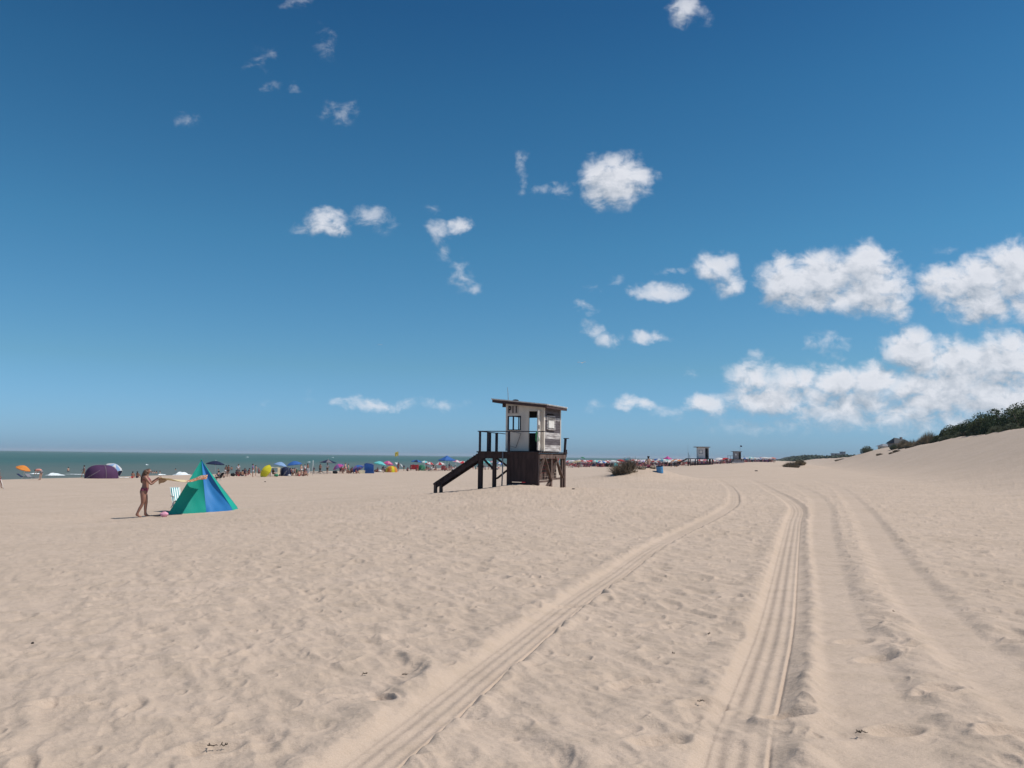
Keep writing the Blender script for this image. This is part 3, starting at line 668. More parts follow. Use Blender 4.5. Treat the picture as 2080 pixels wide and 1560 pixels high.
MB().tube([(-.9, .16, .02), (0, .26, .0), (.9, .16, .02)], .012, 5).build('grab_line', M['white_cloth'], kb)

# ================================================================== people
def skin_mesh(name, V, E, sub=1, m=None, shade=True):
    """V: {joint: (pos, radius)} ; grows one continuous surface over the joints."""
    keys = list(V); me = bpy.data.meshes.new(name); me.from_pydata([V[k][0] for k in keys], [(keys.index(a), keys.index(b)) for a, b in E], [])
    o = bpy.data.objects.new('tmp', me); COL.objects.link(o); md = o.modifiers.new('s', 'SKIN'); md.use_smooth_shade = True
    for i, k in enumerate(keys):
        r = V[k][1]; r = r if isinstance(r, tuple) else (r, r); me.skin_vertices[0].data[i].radius = r; me.skin_vertices[0].data[i].use_root = (i == 0)
    if sub: md2 = o.modifiers.new('u', 'SUBSURF'); md2.levels = sub; md2.render_levels = sub
    dg = bpy.context.evaluated_depsgraph_get(); out = bpy.data.meshes.new_from_object(o.evaluated_get(dg)); out.name = name
    bpy.data.objects.remove(o); out.materials.clear()
    if m: out.materials.append(m)
    out.polygons.foreach_set('use_smooth', [True] * len(out.polygons)); return out

STAND = dict(pelvis=((0,0,.95),.13), spine=((0,0,1.12),.115), chest=((.01,0,1.30),.135), neck=((0,0,1.47),.052), head=((.025,0,1.585),.085), crown=((.01,0,1.66),.07),
  hipL=((0,.085,.90),.092), kneeL=((.02,.10,.50),.058), ankL=((-.01,.10,.08),.038), toeL=((.14,.11,.03),.032),
  hipR=((0,-.085,.90),.092), kneeR=((.02,-.10,.50),.058), ankR=((-.01,-.10,.08),.038), toeR=((.14,-.11,.03),.032),
  shL=((0,.165,1.40),.058), elL=((-.02,.23,1.13),.042), wrL=((.05,.24,.89),.030), haL=((.08,.235,.80),.030),
  shR=((0,-.165,1.40),.058), elR=((-.02,-.23,1.13),.042), wrR=((.05,-.24,.89),.030), haR=((.08,-.235,.80),.030))
BE = [('pelvis','spine'),('spine','chest'),('chest','neck'),('neck','head'),('head','crown')] + [e for s in 'LR' for e in (('pelvis','hip'+s),('hip'+s,'knee'+s),('knee'+s,'ank'+s),('ank'+s,'toe'+s),('chest','sh'+s),('sh'+s,'el'+s),('el'+s,'wr'+s),('wr'+s,'ha'+s))]
def pose(**kw):
    d = dict(STAND)
    for k, v in kw.items(): d[k] = (v, STAND[k][1])
    return d
def low(dz, **kw): # lower the upper body by dz then override
    d = {}
    for k, (p, r) in STAND.items():
        d[k] = ((p[0], p[1], p[2] - dz), r)
    for k, v in kw.items(): d[k] = (v, STAND[k][1])
    return d
POSES = {
 'stand': pose(elR=(.06,-.22,1.14), wrR=(.20,-.20,1.0), haR=(.27,-.18,.98)),
 'stand2': pose(kneeL=(.05,.12,.5), ankL=(.02,.17,.08), toeL=(.16,.2,.03), elL=(-.08,.25,1.15), wrL=(.02,.20,.98), haL=(.06,.14,.96)),
 'walk': pose(kneeL=(.20,.09,.52), ankL=(.22,.09,.10), toeL=(.36,.1,.05), kneeR=(-.06,-.09,.48), ankR=(-.30,-.1,.14), toeR=(-.2,-.1,.03), elR=(.14,-.22,1.14), wrR=(.30,-.2,1.0), haR=(.37,-.19,.98), elL=(-.16,.22,1.14), wrL=(-.12,.23,.9), haL=(-.09,.22,.82)),
 'reach': pose(elR=(.20,-.2,1.28), wrR=(.42,-.16,1.25), haR=(.50,-.15,1.24), elL=(.18,.2,1.26), wrL=(.40,.16,1.22), haL=(.48,.15,1.21)),
 'bend': pose(pelvis=(-.12,0,.90), spine=(.06,0,1.02), chest=(.26,0,1.06), neck=(.42,0,1.04), head=(.53,0,.99), crown=(.60,0,.96), hipL=(-.12,.085,.86), hipR=(-.12,-.085,.86), kneeL=(-.02,.1,.48), kneeR=(-.06,-.1,.48),
     shL=(.34,.165,1.02), elL=(.38,.2,.78), wrL=(.48,.18,.58), haL=(.53,.17,.50), shR=(.34,-.165,1.02), elR=(.38,-.2,.78), wrR=(.50,-.18,.60), haR=(.55,-.17,.52)),
 'sit': low(.78, kneeL=(.42,.13,.42), ankL=(.62,.14,.06), toeL=(.76,.15,.04), kneeR=(.42,-.13,.44), ankR=(.60,-.14,.06), toeR=(.74,-.15,.04), hipL=(.02,.1,.12), hipR=(.02,-.1,.12),
     elL=(.2,.2,.42), wrL=(.36,.12,.46), haL=(.43,.08,.46), elR=(.2,-.2,.42), wrR=(.36,-.12,.46), haR=(.43,-.08,.46)),
 'chair': low(.47, kneeL=(.44,.12,.46), ankL=(.48,.13,.08), toeL=(.62,.14,.03), kneeR=(.44,-.12,.46), ankR=(.50,-.13,.08), toeR=(.64,-.14,.03), hipL=(.02,.1,.46), hipR=(.02,-.1,.46), elL=(.10,.24,.72), wrL=(.32,.22,.64), haL=(.40,.2,.62), elR=(.10,-.24,.72), wrR=(.32,-.22,.64), haR=(.40,-.2,.62)),
 'lie': dict((k, ((p[2] - .85, p[1], .13 + p[0] * .5 + (.10 if k in ('head', 'crown', 'neck') else 0)), r)) for k, (p, r) in STAND.items()),
}
SK = [mat('tanned_skin', (.36, .185, .125), .6, var=.06), mat('pale_skin', (.52, .32, .24), .6, var=.06), mat('deep_tan_skin', (.24, .115, .08), .6, var=.06)]
HAIR = {'dark': mat('dark_hair', (.02, .015, .013), .6), 'brown': mat('brown_hair', (.10, .055, .035), .6), 'fair': mat('fair_hair', (.36, .25, .14), .6), 'cap': mat('white_cap', (.75, .75, .75), .8)}
CL = {}
def cloth(name, col): CL[name] = mat(name + '_fabric', col, .9, var=.10, scale=10); return CL[name]
for n_, c_ in dict(red=(.55,.04,.05), navy=(.02,.03,.08), black=(.015,.015,.018), white=(.75,.75,.75), grey=(.22,.21,.23), salmon=(.72,.30,.24), purple=(.12,.05,.13), blue=(.05,.17,.50), lightblue=(.28,.45,.72), pink=(.75,.28,.38), yellow=(.80,.72,.04), orange=(.80,.30,.06), teal=(.05,.45,.45), green=(.05,.25,.14), maroon=(.16,.03,.06), khaki=(.35,.30,.20), turquoise=(.18,.66,.66), magenta=(.62,.10,.36), violet=(.26,.18,.45), cream=(.72,.62,.42), brick=(.42,.10,.10)).items(): cloth(n_, c_)
_pc = {}
def body_mesh(ps, si):
    k = ('b', ps, si)
    if k not in _pc: _pc[k] = skin_mesh('person_' + ps, POSES[ps], BE, 1, SK[si])
    return _pc[k]
def part_mesh(kind, ps, m):
    k = (kind, ps, m.name)
    if k in _pc: return _pc[k]
    P = POSES[ps]
    g_ = lambda n, gr: (P[n][0], P[n][1] + gr)
    mid = lambda a, b, t, r: (tuple(Vector(P[a][0]).lerp(Vector(P[b][0]), t)), r)
    if kind == 'shirt': V = dict(chest=g_('chest', .022), spine=g_('spine', .03), waist=(P['pelvis'][0], .135), neck=mid('chest','neck',.6,.07), shL=g_('shL', .02), shR=g_('shR', .02), aL=mid('shL','elL',.6,.062), aR=mid('shR','elR',.6,.062)); E = [('chest','spine'),('spine','waist'),('chest','neck'),('chest','shL'),('chest','shR'),('shL','aL'),('shR','aR')]
    elif kind == 'shorts': V = dict(pelvis=g_('pelvis', .02), top=mid('pelvis','spine',.4,.135), hipL=g_('hipL', .022), hipR=g_('hipR', .022), tL=mid('hipL','kneeL',.55,.095), tR=mid('hipR','kneeR',.55,.095)); E = [('pelvis','top'),('pelvis','hipL'),('pelvis','hipR'),('hipL','tL'),('hipR','tR')]
    elif kind == 'briefs': V = dict(pelvis=g_('pelvis', .008), hipL=g_('hipL', .008), hipR=g_('hipR', .008)); E = [('pelvis','hipL'),('pelvis','hipR')]
    elif kind == 'bikini_top': V = dict(chest=(P['chest'][0], .145), low=mid('chest','spine',.35,.13)); E = [('chest','low')]
    elif kind == 'dress': V = dict(chest=g_('chest', .02), spine=g_('spine', .025), pelvis=g_('pelvis', .04), hem=(tuple(Vector(P['kneeL'][0]).lerp(Vector(P['kneeR'][0]), .5) + Vector((0,0,.06))), .17), neck=mid('chest','neck',.5,.07)); E = [('chest','neck'),('chest','spine'),('spine','pelvis'),('pelvis','hem')]
    elif kind == 'hair':
        up = (Vector(P['crown'][0]) - Vector(P['head'][0])).normalized(); h = Vector(P['head'][0]); c = Vector(P['crown'][0])
        bk = Vector((-.035, 0, 0)); V = dict(a=(tuple(h + bk), .088), b=(tuple(c + bk * .6 + up * .01), .078), c=(tuple(h + bk * 1.5 - up * .09), .06)); E = [('a','b'),('a','c')]
    _pc[k] = skin_mesh(kind, V, E, 1, m); return _pc[k]
def person(loc, ps='stand', face=0.0, h=1.7, skin=0, hair='dark', top=None, bottom='navy', label=None, group=None, z=0.0):
    """face: heading in degrees, 0 = towards the right of the photo, 90 = away from the camera."""
    o = link('person', body_mesh(ps, skin)); o.location = (loc[0], loc[1], loc[2] + z); o.rotation_euler = (0, 0, R(face)); s = h / 1.74; o.scale = (s, s, s)
    link('hair' if hair != 'cap' else 'cap', part_mesh('hair', ps, HAIR[hair]), o)
    if top: kd, cl = (top.split(':') + [''])[:2] if ':' in top else ('shirt', top); link({'shirt':'shirt','bikini_top':'bikini_top','dress':'dress'}[kd], part_mesh(kd, ps, CL[cl]), o)
    if bottom: kd, cl = bottom.split(':') if ':' in bottom else ('shorts', bottom); link({'shorts':'shorts','briefs':'swim_briefs'}[kd], part_mesh(kd, ps, CL[cl]), o)
    tag(o, label, 'person', group); return o

# ------------------------------------------------------------------ the woman shaking the towel
WX, WY = HX(299, 27.36), 27.36; WZ = gz(WX, WY)
wskin = mat('sunlit_tan_skin', (.34, .17, .12), .55, col2=(.30, .145, .10), scale=14, spec=.4)
def fingers(V, E, hand, wrist, side, sfx, curl=1):
    """Five finger chains rooted in the palm, closed around the towel hem."""
    h = Vector(hand); d = (h - Vector(wrist)).normalized(); lat = Vector((0, 1, 0)); lat = (lat - d * lat.dot(d)).normalized(); dn = d.cross(lat) * (1 if d.cross(lat).z < 0 else -1)
    for i, (off, ln) in enumerate(((-.030, .074), (-.010, .084), (.010, .080), (.028, .062))):
        r = h + d * .022 + lat * off; a = r + d * ln * .45; b_ = a + (d * .35 + dn * .9).normalized() * ln * .38; c = b_ + (dn * .8 - d * .6).normalized() * ln * .3
        n = 'f%d%s' % (i, sfx); V[n + 'r'] = (tuple(r), .0105); V[n + 'a'] = (tuple(a), .0095); V[n + 'b'] = (tuple(b_), .009); V[n + 'c'] = (tuple(c), .0075)
        E += [('ha' + sfx, n + 'r'), (n + 'r', n + 'a'), (n + 'a', n + 'b'), (n + 'b', n + 'c')]
    r = h - lat * .034 * side; a = r + (d * .8 - lat * .6 * side + dn * .3).normalized() * .036; b_ = a + (d + dn * .5 + lat * .3 * side).normalized() * .03
    V['t' + sfx + 'r'] = (tuple(r), .012); V['t' + sfx + 'a'] = (tuple(a), .011); V['t' + sfx + 'b'] = (tuple(b_), .009); E += [('ha' + sfx, 't' + sfx + 'r'), ('t' + sfx + 'r', 't' + sfx + 'a'), ('t' + sfx + 'a', 't' + sfx + 'b')]
V = dict(pelvis=((-.045,0,.90),(.135,.125)), belly=((.01,0,1.00),(.142,.118)), spine=((-.0,0,1.10),(.122,.108)), chest=((-.01,0,1.235),(.135,.12)), uch=((-.01,0,1.32),(.10,.085)), neck=((.025,0,1.405),.048), jaw=((.075,0,1.455),(.058,.055)), head=((.065,0,1.515),(.078,.088)), crown=((.05,0,1.575),(.070,.078)),
  hipL=((-.045,.085,.83),(.105,.10)), thL=((.0,.085,.64),(.09,.088)), kneeL=((.04,.075,.47),.056), calfL=((.025,.075,.32),.053), ankL=((.035,.07,.085),.033), heelL=((.02,.07,.035),.03), ballL=((.14,.075,.028),.032), toeL=((.205,.078,.022),.022),
  hipR=((-.045,-.085,.83),(.105,.10)), thR=((-.03,-.085,.63),(.09,.088)), kneeR=((-.045,-.075,.44),.055), calfR=((-.125,-.075,.28),.052), ankR=((-.205,-.07,.095),.033), heelR=((-.235,-.07,.06),.028), ballR=((-.115,-.072,.026),.032), toeR=((-.055,-.074,.02),.022),
  shL=((.01,.155,1.315),.050), elL=((.16,.20,1.13),.040), wrL=((.34,.14,1.27),.026), haL=((.395,.12,1.30),(.034,.018)),
  shR=((.005,-.155,1.31),.052), elR=((.20,-.21,1.075),.042), wrR=((.335,-.15,1.195),.027), haR=((.385,-.13,1.235),(.034,.018)))
E = [('pelvis','belly'),('belly','spine'),('spine','chest'),('chest','uch'),('uch','neck'),('neck','jaw'),('jaw','head'),('head','crown')]
for s in 'LR': E += [('pelvis','hip'+s),('hip'+s,'th'+s),('th'+s,'knee'+s),('knee'+s,'calf'+s),('calf'+s,'ank'+s),('ank'+s,'heel'+s),('ank'+s,'ball'+s),('ball'+s,'toe'+s),('uch','sh'+s),('sh'+s,'el'+s),('el'+s,'wr'+s),('wr'+s,'ha'+s)]
fingers(V, E, V['haL'][0], V['wrL'][0], 1, 'L'); fingers(V, E, V['haR'][0], V['wrR'][0], -1, 'R')
wb = link('person', skin_mesh('woman', V, E, 2, wskin)); wb.location = (WX, WY, WZ); wb.rotation_euler = (0, 0, R(18)); wb.scale = (1.04, 1.14, 1.04); 
tag(wb, 'woman in a maroon bikini with long brown hair, standing barefoot and shaking out a towel', 'person')
# face: nose, mouth, eyes, ears
fb = MB(); fb.ball((.158, 0, 1.492), (.020, .013, .020), 8, 6); fb.build('nose', wskin, wb, True)
for y in (-.034, .034): MB().ball((.135, y, 1.518), (.011, .013, .009), 8, 6).build('eye', M['white_paint'], wb, True)
MB().ball((.140, 0, 1.452), (.010, .024, .007), 8, 6).build('mouth', mat('lips', (.35, .09, .08), .5), wb, True)
for y in (-.088, .088): MB().ball((.055, y, 1.50), (.018, .010, .028), 8, 6).build('ear', wskin, wb, True)
H = dict(a=((.035,0,1.56),(.098,.098)), b=((.0,0,1.50),(.088,.098)), c=((-.045,0,1.40),(.066,.09)), d=((-.065,0,1.29),(.05,.10)), e=((-.085,0,1.17),(.035,.08)), f=((-.09,0,1.10),(.018,.05)), g=((.01,.082,1.45),.035), h=((.02,.09,1.36),.025), i=((.01,-.082,1.45),.035), j=((.025,-.09,1.35),.025))
link('hair', skin_mesh('hair', H, [('a','b'),('b','c'),('c','d'),('d','e'),('e','f'),('b','g'),('g','h'),('b','i'),('i','j')], 2, mat('long_brown_hair', (.13, .075, .045), .5, col2=(.07, .038, .024), scale=30, stretch=(1, 1, .15), spec=.4)), wb)
bik = mat('maroon_bikini_fabric', (.17, .035, .06), .8, col2=(.32, .09, .13), scale=26)
def shell(V0, keys, edges, grow, nm, m): return link(nm, skin_mesh(nm, {k: (V0[k][0], tuple(x + grow for x in (V0[k][1] if isinstance(V0[k][1], tuple) else (V0[k][1],) * 2))) for k in keys}, edges, 2, m), wb)
def clothe(src, test, off, nm, m, extra=None, smooth=True):
    """Cloth or hair that follows the body: the body's own faces where test() holds, pushed outward."""
    vs = src.vertices; nv = {}; V_ = []; F_ = []
    for p in src.polygons:
        if test(p.center):
            f_ = []
            for i in p.vertices:
                if i not in nv: nv[i] = len(V_); V_.append(tuple(vs[i].co + vs[i].normal * off(vs[i].co)))
                f_.append(nv[i])
            F_.append(tuple(f_))
    mb = MB().add(V_, F_)
    if extra: mb.add([tuple(v.co) for v in extra.vertices], [tuple(p.vertices) for p in extra.polygons])
    return mb.build(nm, m, wb, smooth)
clothe(wb.data, lambda c: .775 + .75 * max(0, abs(c.y) - .03) < c.z < .955 and c.x < .25, lambda c: .009, 'bikini_bottom', bik)
hair_o = [c for c in wb.children if c.name.startswith('hair')][0]; hm_src = hair_o.data; hmat_ = hm_src.materials[0]; bpy.data.objects.remove(hair_o)
clothe(wb.data, lambda c: c.z > 1.42 and c.x < .075 + max(0, c.z - 1.53) * .9, lambda c: .016, 'hair', hmat_, hm_src)
VC = dict(cL=((.075,.06,1.225),.058), cR=((.075,-.06,1.225),.058), b=((-.02,0,1.20),(.118,.10)), s=((.0,0,1.215),(.119,.11)))
tb = MB()
for y in (-.058, .058): tb.ball((.085, y, 1.225), (.058, .056, .058), 10, 7)
tb.build('bikini_top', bik, wb, True)
def ringp(z, ax, ay, cx, n=20): return [(cx + ax * math.cos(i / n * 2 * math.pi), ay * math.sin(i / n * 2 * math.pi), z) for i in range(n + 1)]
MB().tube(ringp(1.205, .118, .132, -.01), .008, 5, cap=False).build('strap', bik, wb, True)
MB().tube([(.09, .06, 1.27), (.03, .07, 1.35), (.0, .03, 1.40), (.0, -.03, 1.40), (.03, -.07, 1.35), (.09, -.06, 1.27)], .006, 5).build('strap', bik, wb, True)
# towel, streaming out to the right
def towel(a, b):
    s = a; x = .40 + 1.50 * s; wv_ = math.sin(s * 7.5 + .7); wid = .14 + .34 * min(1, s * 2.2)
    zc = 1.27 + .035 * math.sin(s * 5.0) - .10 * math.sin(math.pi * min(1, s / .85)) + .10 * max(0, s - .72) / .28 * .9
    y = (b - .5) * 2 * wid; z = zc + .028 * math.sin(b * 7 + s * 9) * min(1, s * 3) - (b - .5) * .10 * math.cos(s * 3.2) + .02 * wv_ * (b - .5)
    return (x, y + .05 * math.sin(s * 4), z)
tm_ = bpy.data.materials.new('patterned_towel'); tm_.use_nodes = True; t = tm_.node_tree; b = t.nodes['Principled BSDF']; b.inputs['Roughness'].default_value = .95; tcn = t.nodes.new('ShaderNodeTexCoord')
sx = t.nodes.new('ShaderNodeSeparateXYZ'); t.links.new(tcn.outputs['Object'], sx.inputs[0])
vo = t.nodes.new('ShaderNodeTexVoronoi'); vo.inputs['Scale'].default_value = 9; t.links.new(tcn.outputs['Object'], vo.inputs['Vector'])
rp_ = t.nodes.new('ShaderNodeValToRGB'); t.links.new(vo.outputs['Distance'], rp_.inputs[0]); rp_.color_ramp.interpolation = 'CONSTANT'
for i, (p, c) in enumerate(((0, (.55, .16, .06)), (.25, (.72, .62, .45)), (.42, (.30, .10, .06)), (.6, (.65, .25, .10)))):
    e = rp_.color_ramp.elements[i] if i < 2 else rp_.color_ramp.elements.new(p); e.position = p; e.color = (*c, 1)
ge = t.nodes.new('ShaderNodeNewGeometry'); xm = t.nodes.new('ShaderNodeMapRange'); xm.inputs[1].default_value = 1.22; xm.inputs[2].default_value = 1.32; t.links.new(sx.outputs[0], xm.inputs[0])
x = t.nodes.new('ShaderNodeMix'); x.data_type = 'RGBA'; t.links.new(xm.outputs[0], x.inputs['Factor']); x.inputs['A'].default_value = (.74, .60, .34, 1); t.links.new(rp_.outputs[0], x.inputs['B']); t.links.new(x.outputs['Result'], b.inputs['Base Color'])
tw = MB(); tw.grid(towel, 60, 18); tb = tw.build('towel', tm_, None, True); tb.location = (WX, WY, WZ); tb.rotation_euler = (0, 0, R(18)); tb.scale = (1.04, 1.04, 1.04)
tag(tb, 'cream and orange patterned towel held out flat in the wind by the woman', 'towel'); so = tb.modifiers.new('t', 'SOLIDIFY'); so.thickness = .012
# loose towel corner hanging between her hands
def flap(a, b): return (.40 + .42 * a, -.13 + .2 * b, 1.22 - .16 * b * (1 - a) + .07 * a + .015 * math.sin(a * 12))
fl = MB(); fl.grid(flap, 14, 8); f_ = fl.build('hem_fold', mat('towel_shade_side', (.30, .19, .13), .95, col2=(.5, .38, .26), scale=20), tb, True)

# ------------------------------------------------------------------ green and blue pyramid beach shelter
AP = Vector((HX(410, 28.7), 28.7, EYE - (934 - horizon(410)) / F * 28.7))
g1 = hit(340, 1046); g2 = hit(419, 1041); g3 = hit(474, 1036.8); g4 = hit(490, 1033)
g4 = at(490, g3.y + .55); g5 = at(470, g3.y + 1.9); g6 = at(372, g1.y + 2.2)
tent = empty('beach_shelter', (AP.x, AP.y, gz(AP.x, AP.y))); tag(tent, 'big pyramid beach shelter with green and blue panels, beside the woman with the towel', 'beach shelter')
TO = Vector(tent.location)
tg = mat('green_tent_nylon', (.008, .40, .30), .55, col2=(.006, .34, .26), scale=1.6, trans=.18, spec=.4); tbn = mat('blue_tent_nylon', (.03, .24, .60), .55, col2=(.025, .21, .54), scale=1.6, trans=.18, spec=.4)
def panel(p, q, m, nm='panel', sag=.10, n=18):
    c = (p + q + AP) / 3; nrm = (q - p).cross(AP - p).normalized()
    if nrm.dot(c - Vector((AP.x, AP.y + .3, c.z))) < 0: nrm = -nrm
    def fn(a, b_):
        lo_ = p.lerp(q, a); pt = lo_.lerp(AP, b_); bow = math.sin(math.pi * b_) * sag
        edge = min(1, 5 * min(a, 1 - a)) ; out = nrm * (-bow * (.25 + .75 * 4 * a * (1 - a)) + .007 * math.sin(a * 9 + b_ * 4) * (1 - b_) + .006 * math.sin(a * 13 + b_ * 15) * (1 - b_) * edge)
        if b_ < .001: pt = pt + Vector((0, 0, -.04 + .03 * math.sin(a * 17)))
        return tuple(pt + out - TO)
    mb = MB(); mb.grid(fn, n, n); o = mb.build(nm, m, tent, True); return o
panel(g1, g2, tg); panel(g2, g3, tbn); panel(g3, g4, tg, sag=.05); panel(g4, g5, tbn, sag=.05); panel(g6, g5, tg, sag=.03)
for p in (g1, g2, g3, g4, g6):
    ctr_ = Vector((AP.x, AP.y + .7, p.z)); q0_ = p.lerp(ctr_, .09) - TO; MB().tube([tuple(q0_ + Vector((0, 0, -.05))), tuple(p.lerp(AP, .5).lerp(Vector((AP.x, AP.y + .7, (p.z + AP.z) / 2)), .16) - TO - Vector((0,0,.03))), tuple(AP - TO - Vector((0, -.03, .08)))], .009, 6).build('pole', M['white_paint'], tent, True)
MB().tube([tuple(AP - TO - Vector((0, 0, .03))), tuple(AP - TO + Vector((0, 0, .03)))], [.03, .012], 8).build('peak_cap', tg, tent, True)

# striped deck chair in the mouth of the shelter
def sling_chair(name='deck_chair', stripes=True, col=None):
    root = empty(name)
    if stripes:
        sm_ = bpy.data.materials.get('striped_canvas')
        if not sm_:
            sm_ = bpy.data.materials.new('striped_canvas'); sm_.use_nodes = True; t = sm_.node_tree; b = t.nodes['Principled BSDF']; tc_ = t.nodes.new('ShaderNodeTexCoord'); s_ = t.nodes.new('ShaderNodeSeparateXYZ'); t.links.new(tc_.outputs['Object'], s_.inputs[0])
            mm = t.nodes.new('ShaderNodeMath'); mm.operation = 'SINE'; m0 = t.nodes.new('ShaderNodeMath'); m0.operation = 'MULTIPLY'; m0.inputs[1].default_value = 2 * math.pi / .125; t.links.new(s_.outputs[1], m0.inputs[0]); t.links.new(m0.outputs[0], mm.inputs[0])
            gt = t.nodes.new('ShaderNodeMath'); gt.operation = 'GREATER_THAN'; gt.inputs[1].default_value = -.1; t.links.new(mm.outputs[0], gt.inputs[0])
            x = t.nodes.new('ShaderNodeMix'); x.data_type = 'RGBA'; t.links.new(gt.outputs[0], x.inputs['Factor']); x.inputs['A'].default_value = (.80, .82, .80, 1); x.inputs['B'].default_value = (.01, .28, .30, 1); t.links.new(x.outputs['Result'], b.inputs['Base Color'])
    else: sm_ = CL[col]
    def sl(a, b): # b along: top of back -> seat front
        y = (a - .5) * .50
        if b < .6: q = b / .6; return (-.42 + .42 * q - .0, y, .93 - .62 * q)
        q = (b - .6) / .4; return (.0 + .45 * q, y, .31 - .04 * math.sin(q * math.pi) + .06 * q)
    mb = MB(); mb.grid(sl, 6, 20); o = mb.build('sling', sm_, root, True); so = o.modifiers.new('t', 'SOLIDIFY'); so.thickness = .008
    for y in (-.275, .275):
        MB().bar((-.44, y, .95), (.30, y, .0), .03, .03).build('frame', M['white_paint'], root)
        MB().bar((-.18, y * .93, .0), (.47, y * .93, .38), .03, .03).build('frame', M['white_paint'], root)
        MB().bar((-.12, y * 1.08, .56), (.36, y * 1.08, .54), .045, .025).build('armrest', mat('red_brown_wood', (.35, .10, .07), .6), root)
        MB().bar((.32, y * 1.08, .53), (.30, y, .10), .03, .03).build('arm_support', M['white_paint'], root)
    MB().bar((-.44, -.28, .95), (-.44, .28, .95), .03, .03).build('crossbar', M['white_paint'], root)
    return root
dc = sling_chair(); tag(dc, 'white and teal striped deck chair standing in the mouth of the green and blue shelter', 'deck chair')
p_ = at(364, 29.4); dc.location = (p_.x, p_.y, p_.z + .12); dc.rotation_euler = (0, 0, R(-52)); dc.scale = (.78, .62, .78)
# pink bag with a dark strap
bg_ = empty('beach_bag'); p_ = hit(333, 1050); bg_.location = p_; tag(bg_, 'small pink bag on the sand at the left corner of the green and blue shelter', 'bag')
pk = mat('pink_bag_fabric', (.80, .40, .50), .8, col2=(.72, .32, .42), scale=14)
f = MB(); f.ball((0, 0, .075), (.125, .09, .085), 14, 9, fn=lambda p: Vector((p.x * (1 + .25 * (p.z > 0)), p.y, p.z * (1 + .12 * math.sin(p.x * 30))))); f.build('bag_body', pk, bg_, True)
MB().tube([(-.08, 0, .14), (-.02, 0, .19), (.05, 0, .17), (.09, 0, .13)], .01, 6).build('handle', pk, bg_, True)
f = MB(); f.ball((-.27, .04, .03), (.16, .03, .025), 10, 6); f.build('strap', mat('dark_strap', (.06, .05, .05), .8), bg_, True)

# ================================================================== beach umbrellas
_um = {}
def umb_mesh(c1, c2, r=1.0, h=.38, gores=8, flat=False):
    k = (c1, c2, r, h, flat)
    if k not in _um:
        mb = MB(); n = 4
        for g_ in range(gores):
            a0, a1 = 2 * math.pi * g_ / gores, 2 * math.pi * (g_ + 1) / gores
            for j in range(n):
                q0, q1 = j / n, (j + 1) / n
                def pt(q, a, scal=0): 
                    rr = r * q * (1 - .0 * scal); zz = -h * (q ** 1.7 if not flat else q); return (rr * math.cos(a), rr * math.sin(a), zz)
                am = (a0 + a1) / 2; i0 = .965
                def sp(q, a): s_ = i0 if abs(a - am) < 1e-6 else 1.0; return (r * q * math.cos(a) * s_, r * q * math.sin(a) * s_, -h * (q ** 1.7 if not flat else q))
                for u0, u1 in ((a0, am), (am, a1)):
                    vs = [sp(q0, u0), sp(q1, u0), sp(q1, u1), sp(q0, u1)]; mb.add(vs, [(0, 1, 2, 3)], g_ % 2)
            for (u0, u1) in ((a0, a1),): # valance
                vs = [(r*math.cos(u0), r*math.sin(u0), -h), (r*math.cos(u0), r*math.sin(u0), -h-.08), (r*math.cos(u1), r*math.sin(u1), -h-.08), (r*math.cos(u1), r*math.sin(u1), -h)]
                mb.add(vs, [(0, 1, 2, 3)], g_ % 2)
        _um[k] = mb.mesh('canopy', [CLT[c1], CLT[c2]], False)
    return _um[k]
CLT = {}
for n_, m_ in list(CL.items()):
    col = m_.node_tree.nodes['Mix'].inputs['B'].default_value[:3]; CLT[n_] = mat(n_ + '_canopy', tuple(col), .8, var=.05, scale=3, trans=.35)
_pole = None
def umbrella(loc, c1, c2=None, r=1.0, hgt=2.1, h=.4, tilt=0, tdir=0, rz=0, flat=False, label=None, group=None, name='beach_umbrella', tip=False):
    global _pole
    root = empty(name, loc, R(rz)); c2 = c2 or c1
    if _pole is None: _pole = MB().tube([(0, 0, -.1), (0, 0, 1.0)], .02, 6).mesh('pole', M['white_paint'], True)
    po = link('pole', _pole, root); po.scale = (1, 1, hgt)
    ca = link('canopy', umb_mesh(c1, c2, r, h, flat=flat), root); ca.location = (0, 0, hgt + .02)
    if tilt:
        q = Matrix.Rotation(R(tdir - rz), 4, 'Z') @ Matrix.Rotation(R(tilt), 4, 'Y') @ Matrix.Rotation(-R(tdir - rz), 4, 'Z'); ca.rotation_euler = q.to_euler()
    if tip: MB().ball((0, 0, .06), .05, 6, 5).build('finial', M['white_paint'], ca, True)
    tag(root, label, 'umbrella', group); return root

def dist(py, px, h): # depth from the pixel row and the height of the eye above ground there
    return h * F / (py - horizon(px))
def D(px, py, lo_=40, hi_=400):
    """Depth at which the smooth beach shows at this photo pixel."""
    best = None
    for Yv in np.geomspace(lo_, hi_, 500):
        Xv = HX(px, Yv); row = horizon(px) + (EYE - gz(Xv, Yv)) / Yv * F
        if row <= py: return float(Yv)
    return hi_

# ================================================================== the left part of the shore: everything one can tell apart
def P(px, Y, dz=0): p = at(px, Y); p.z += dz; return p
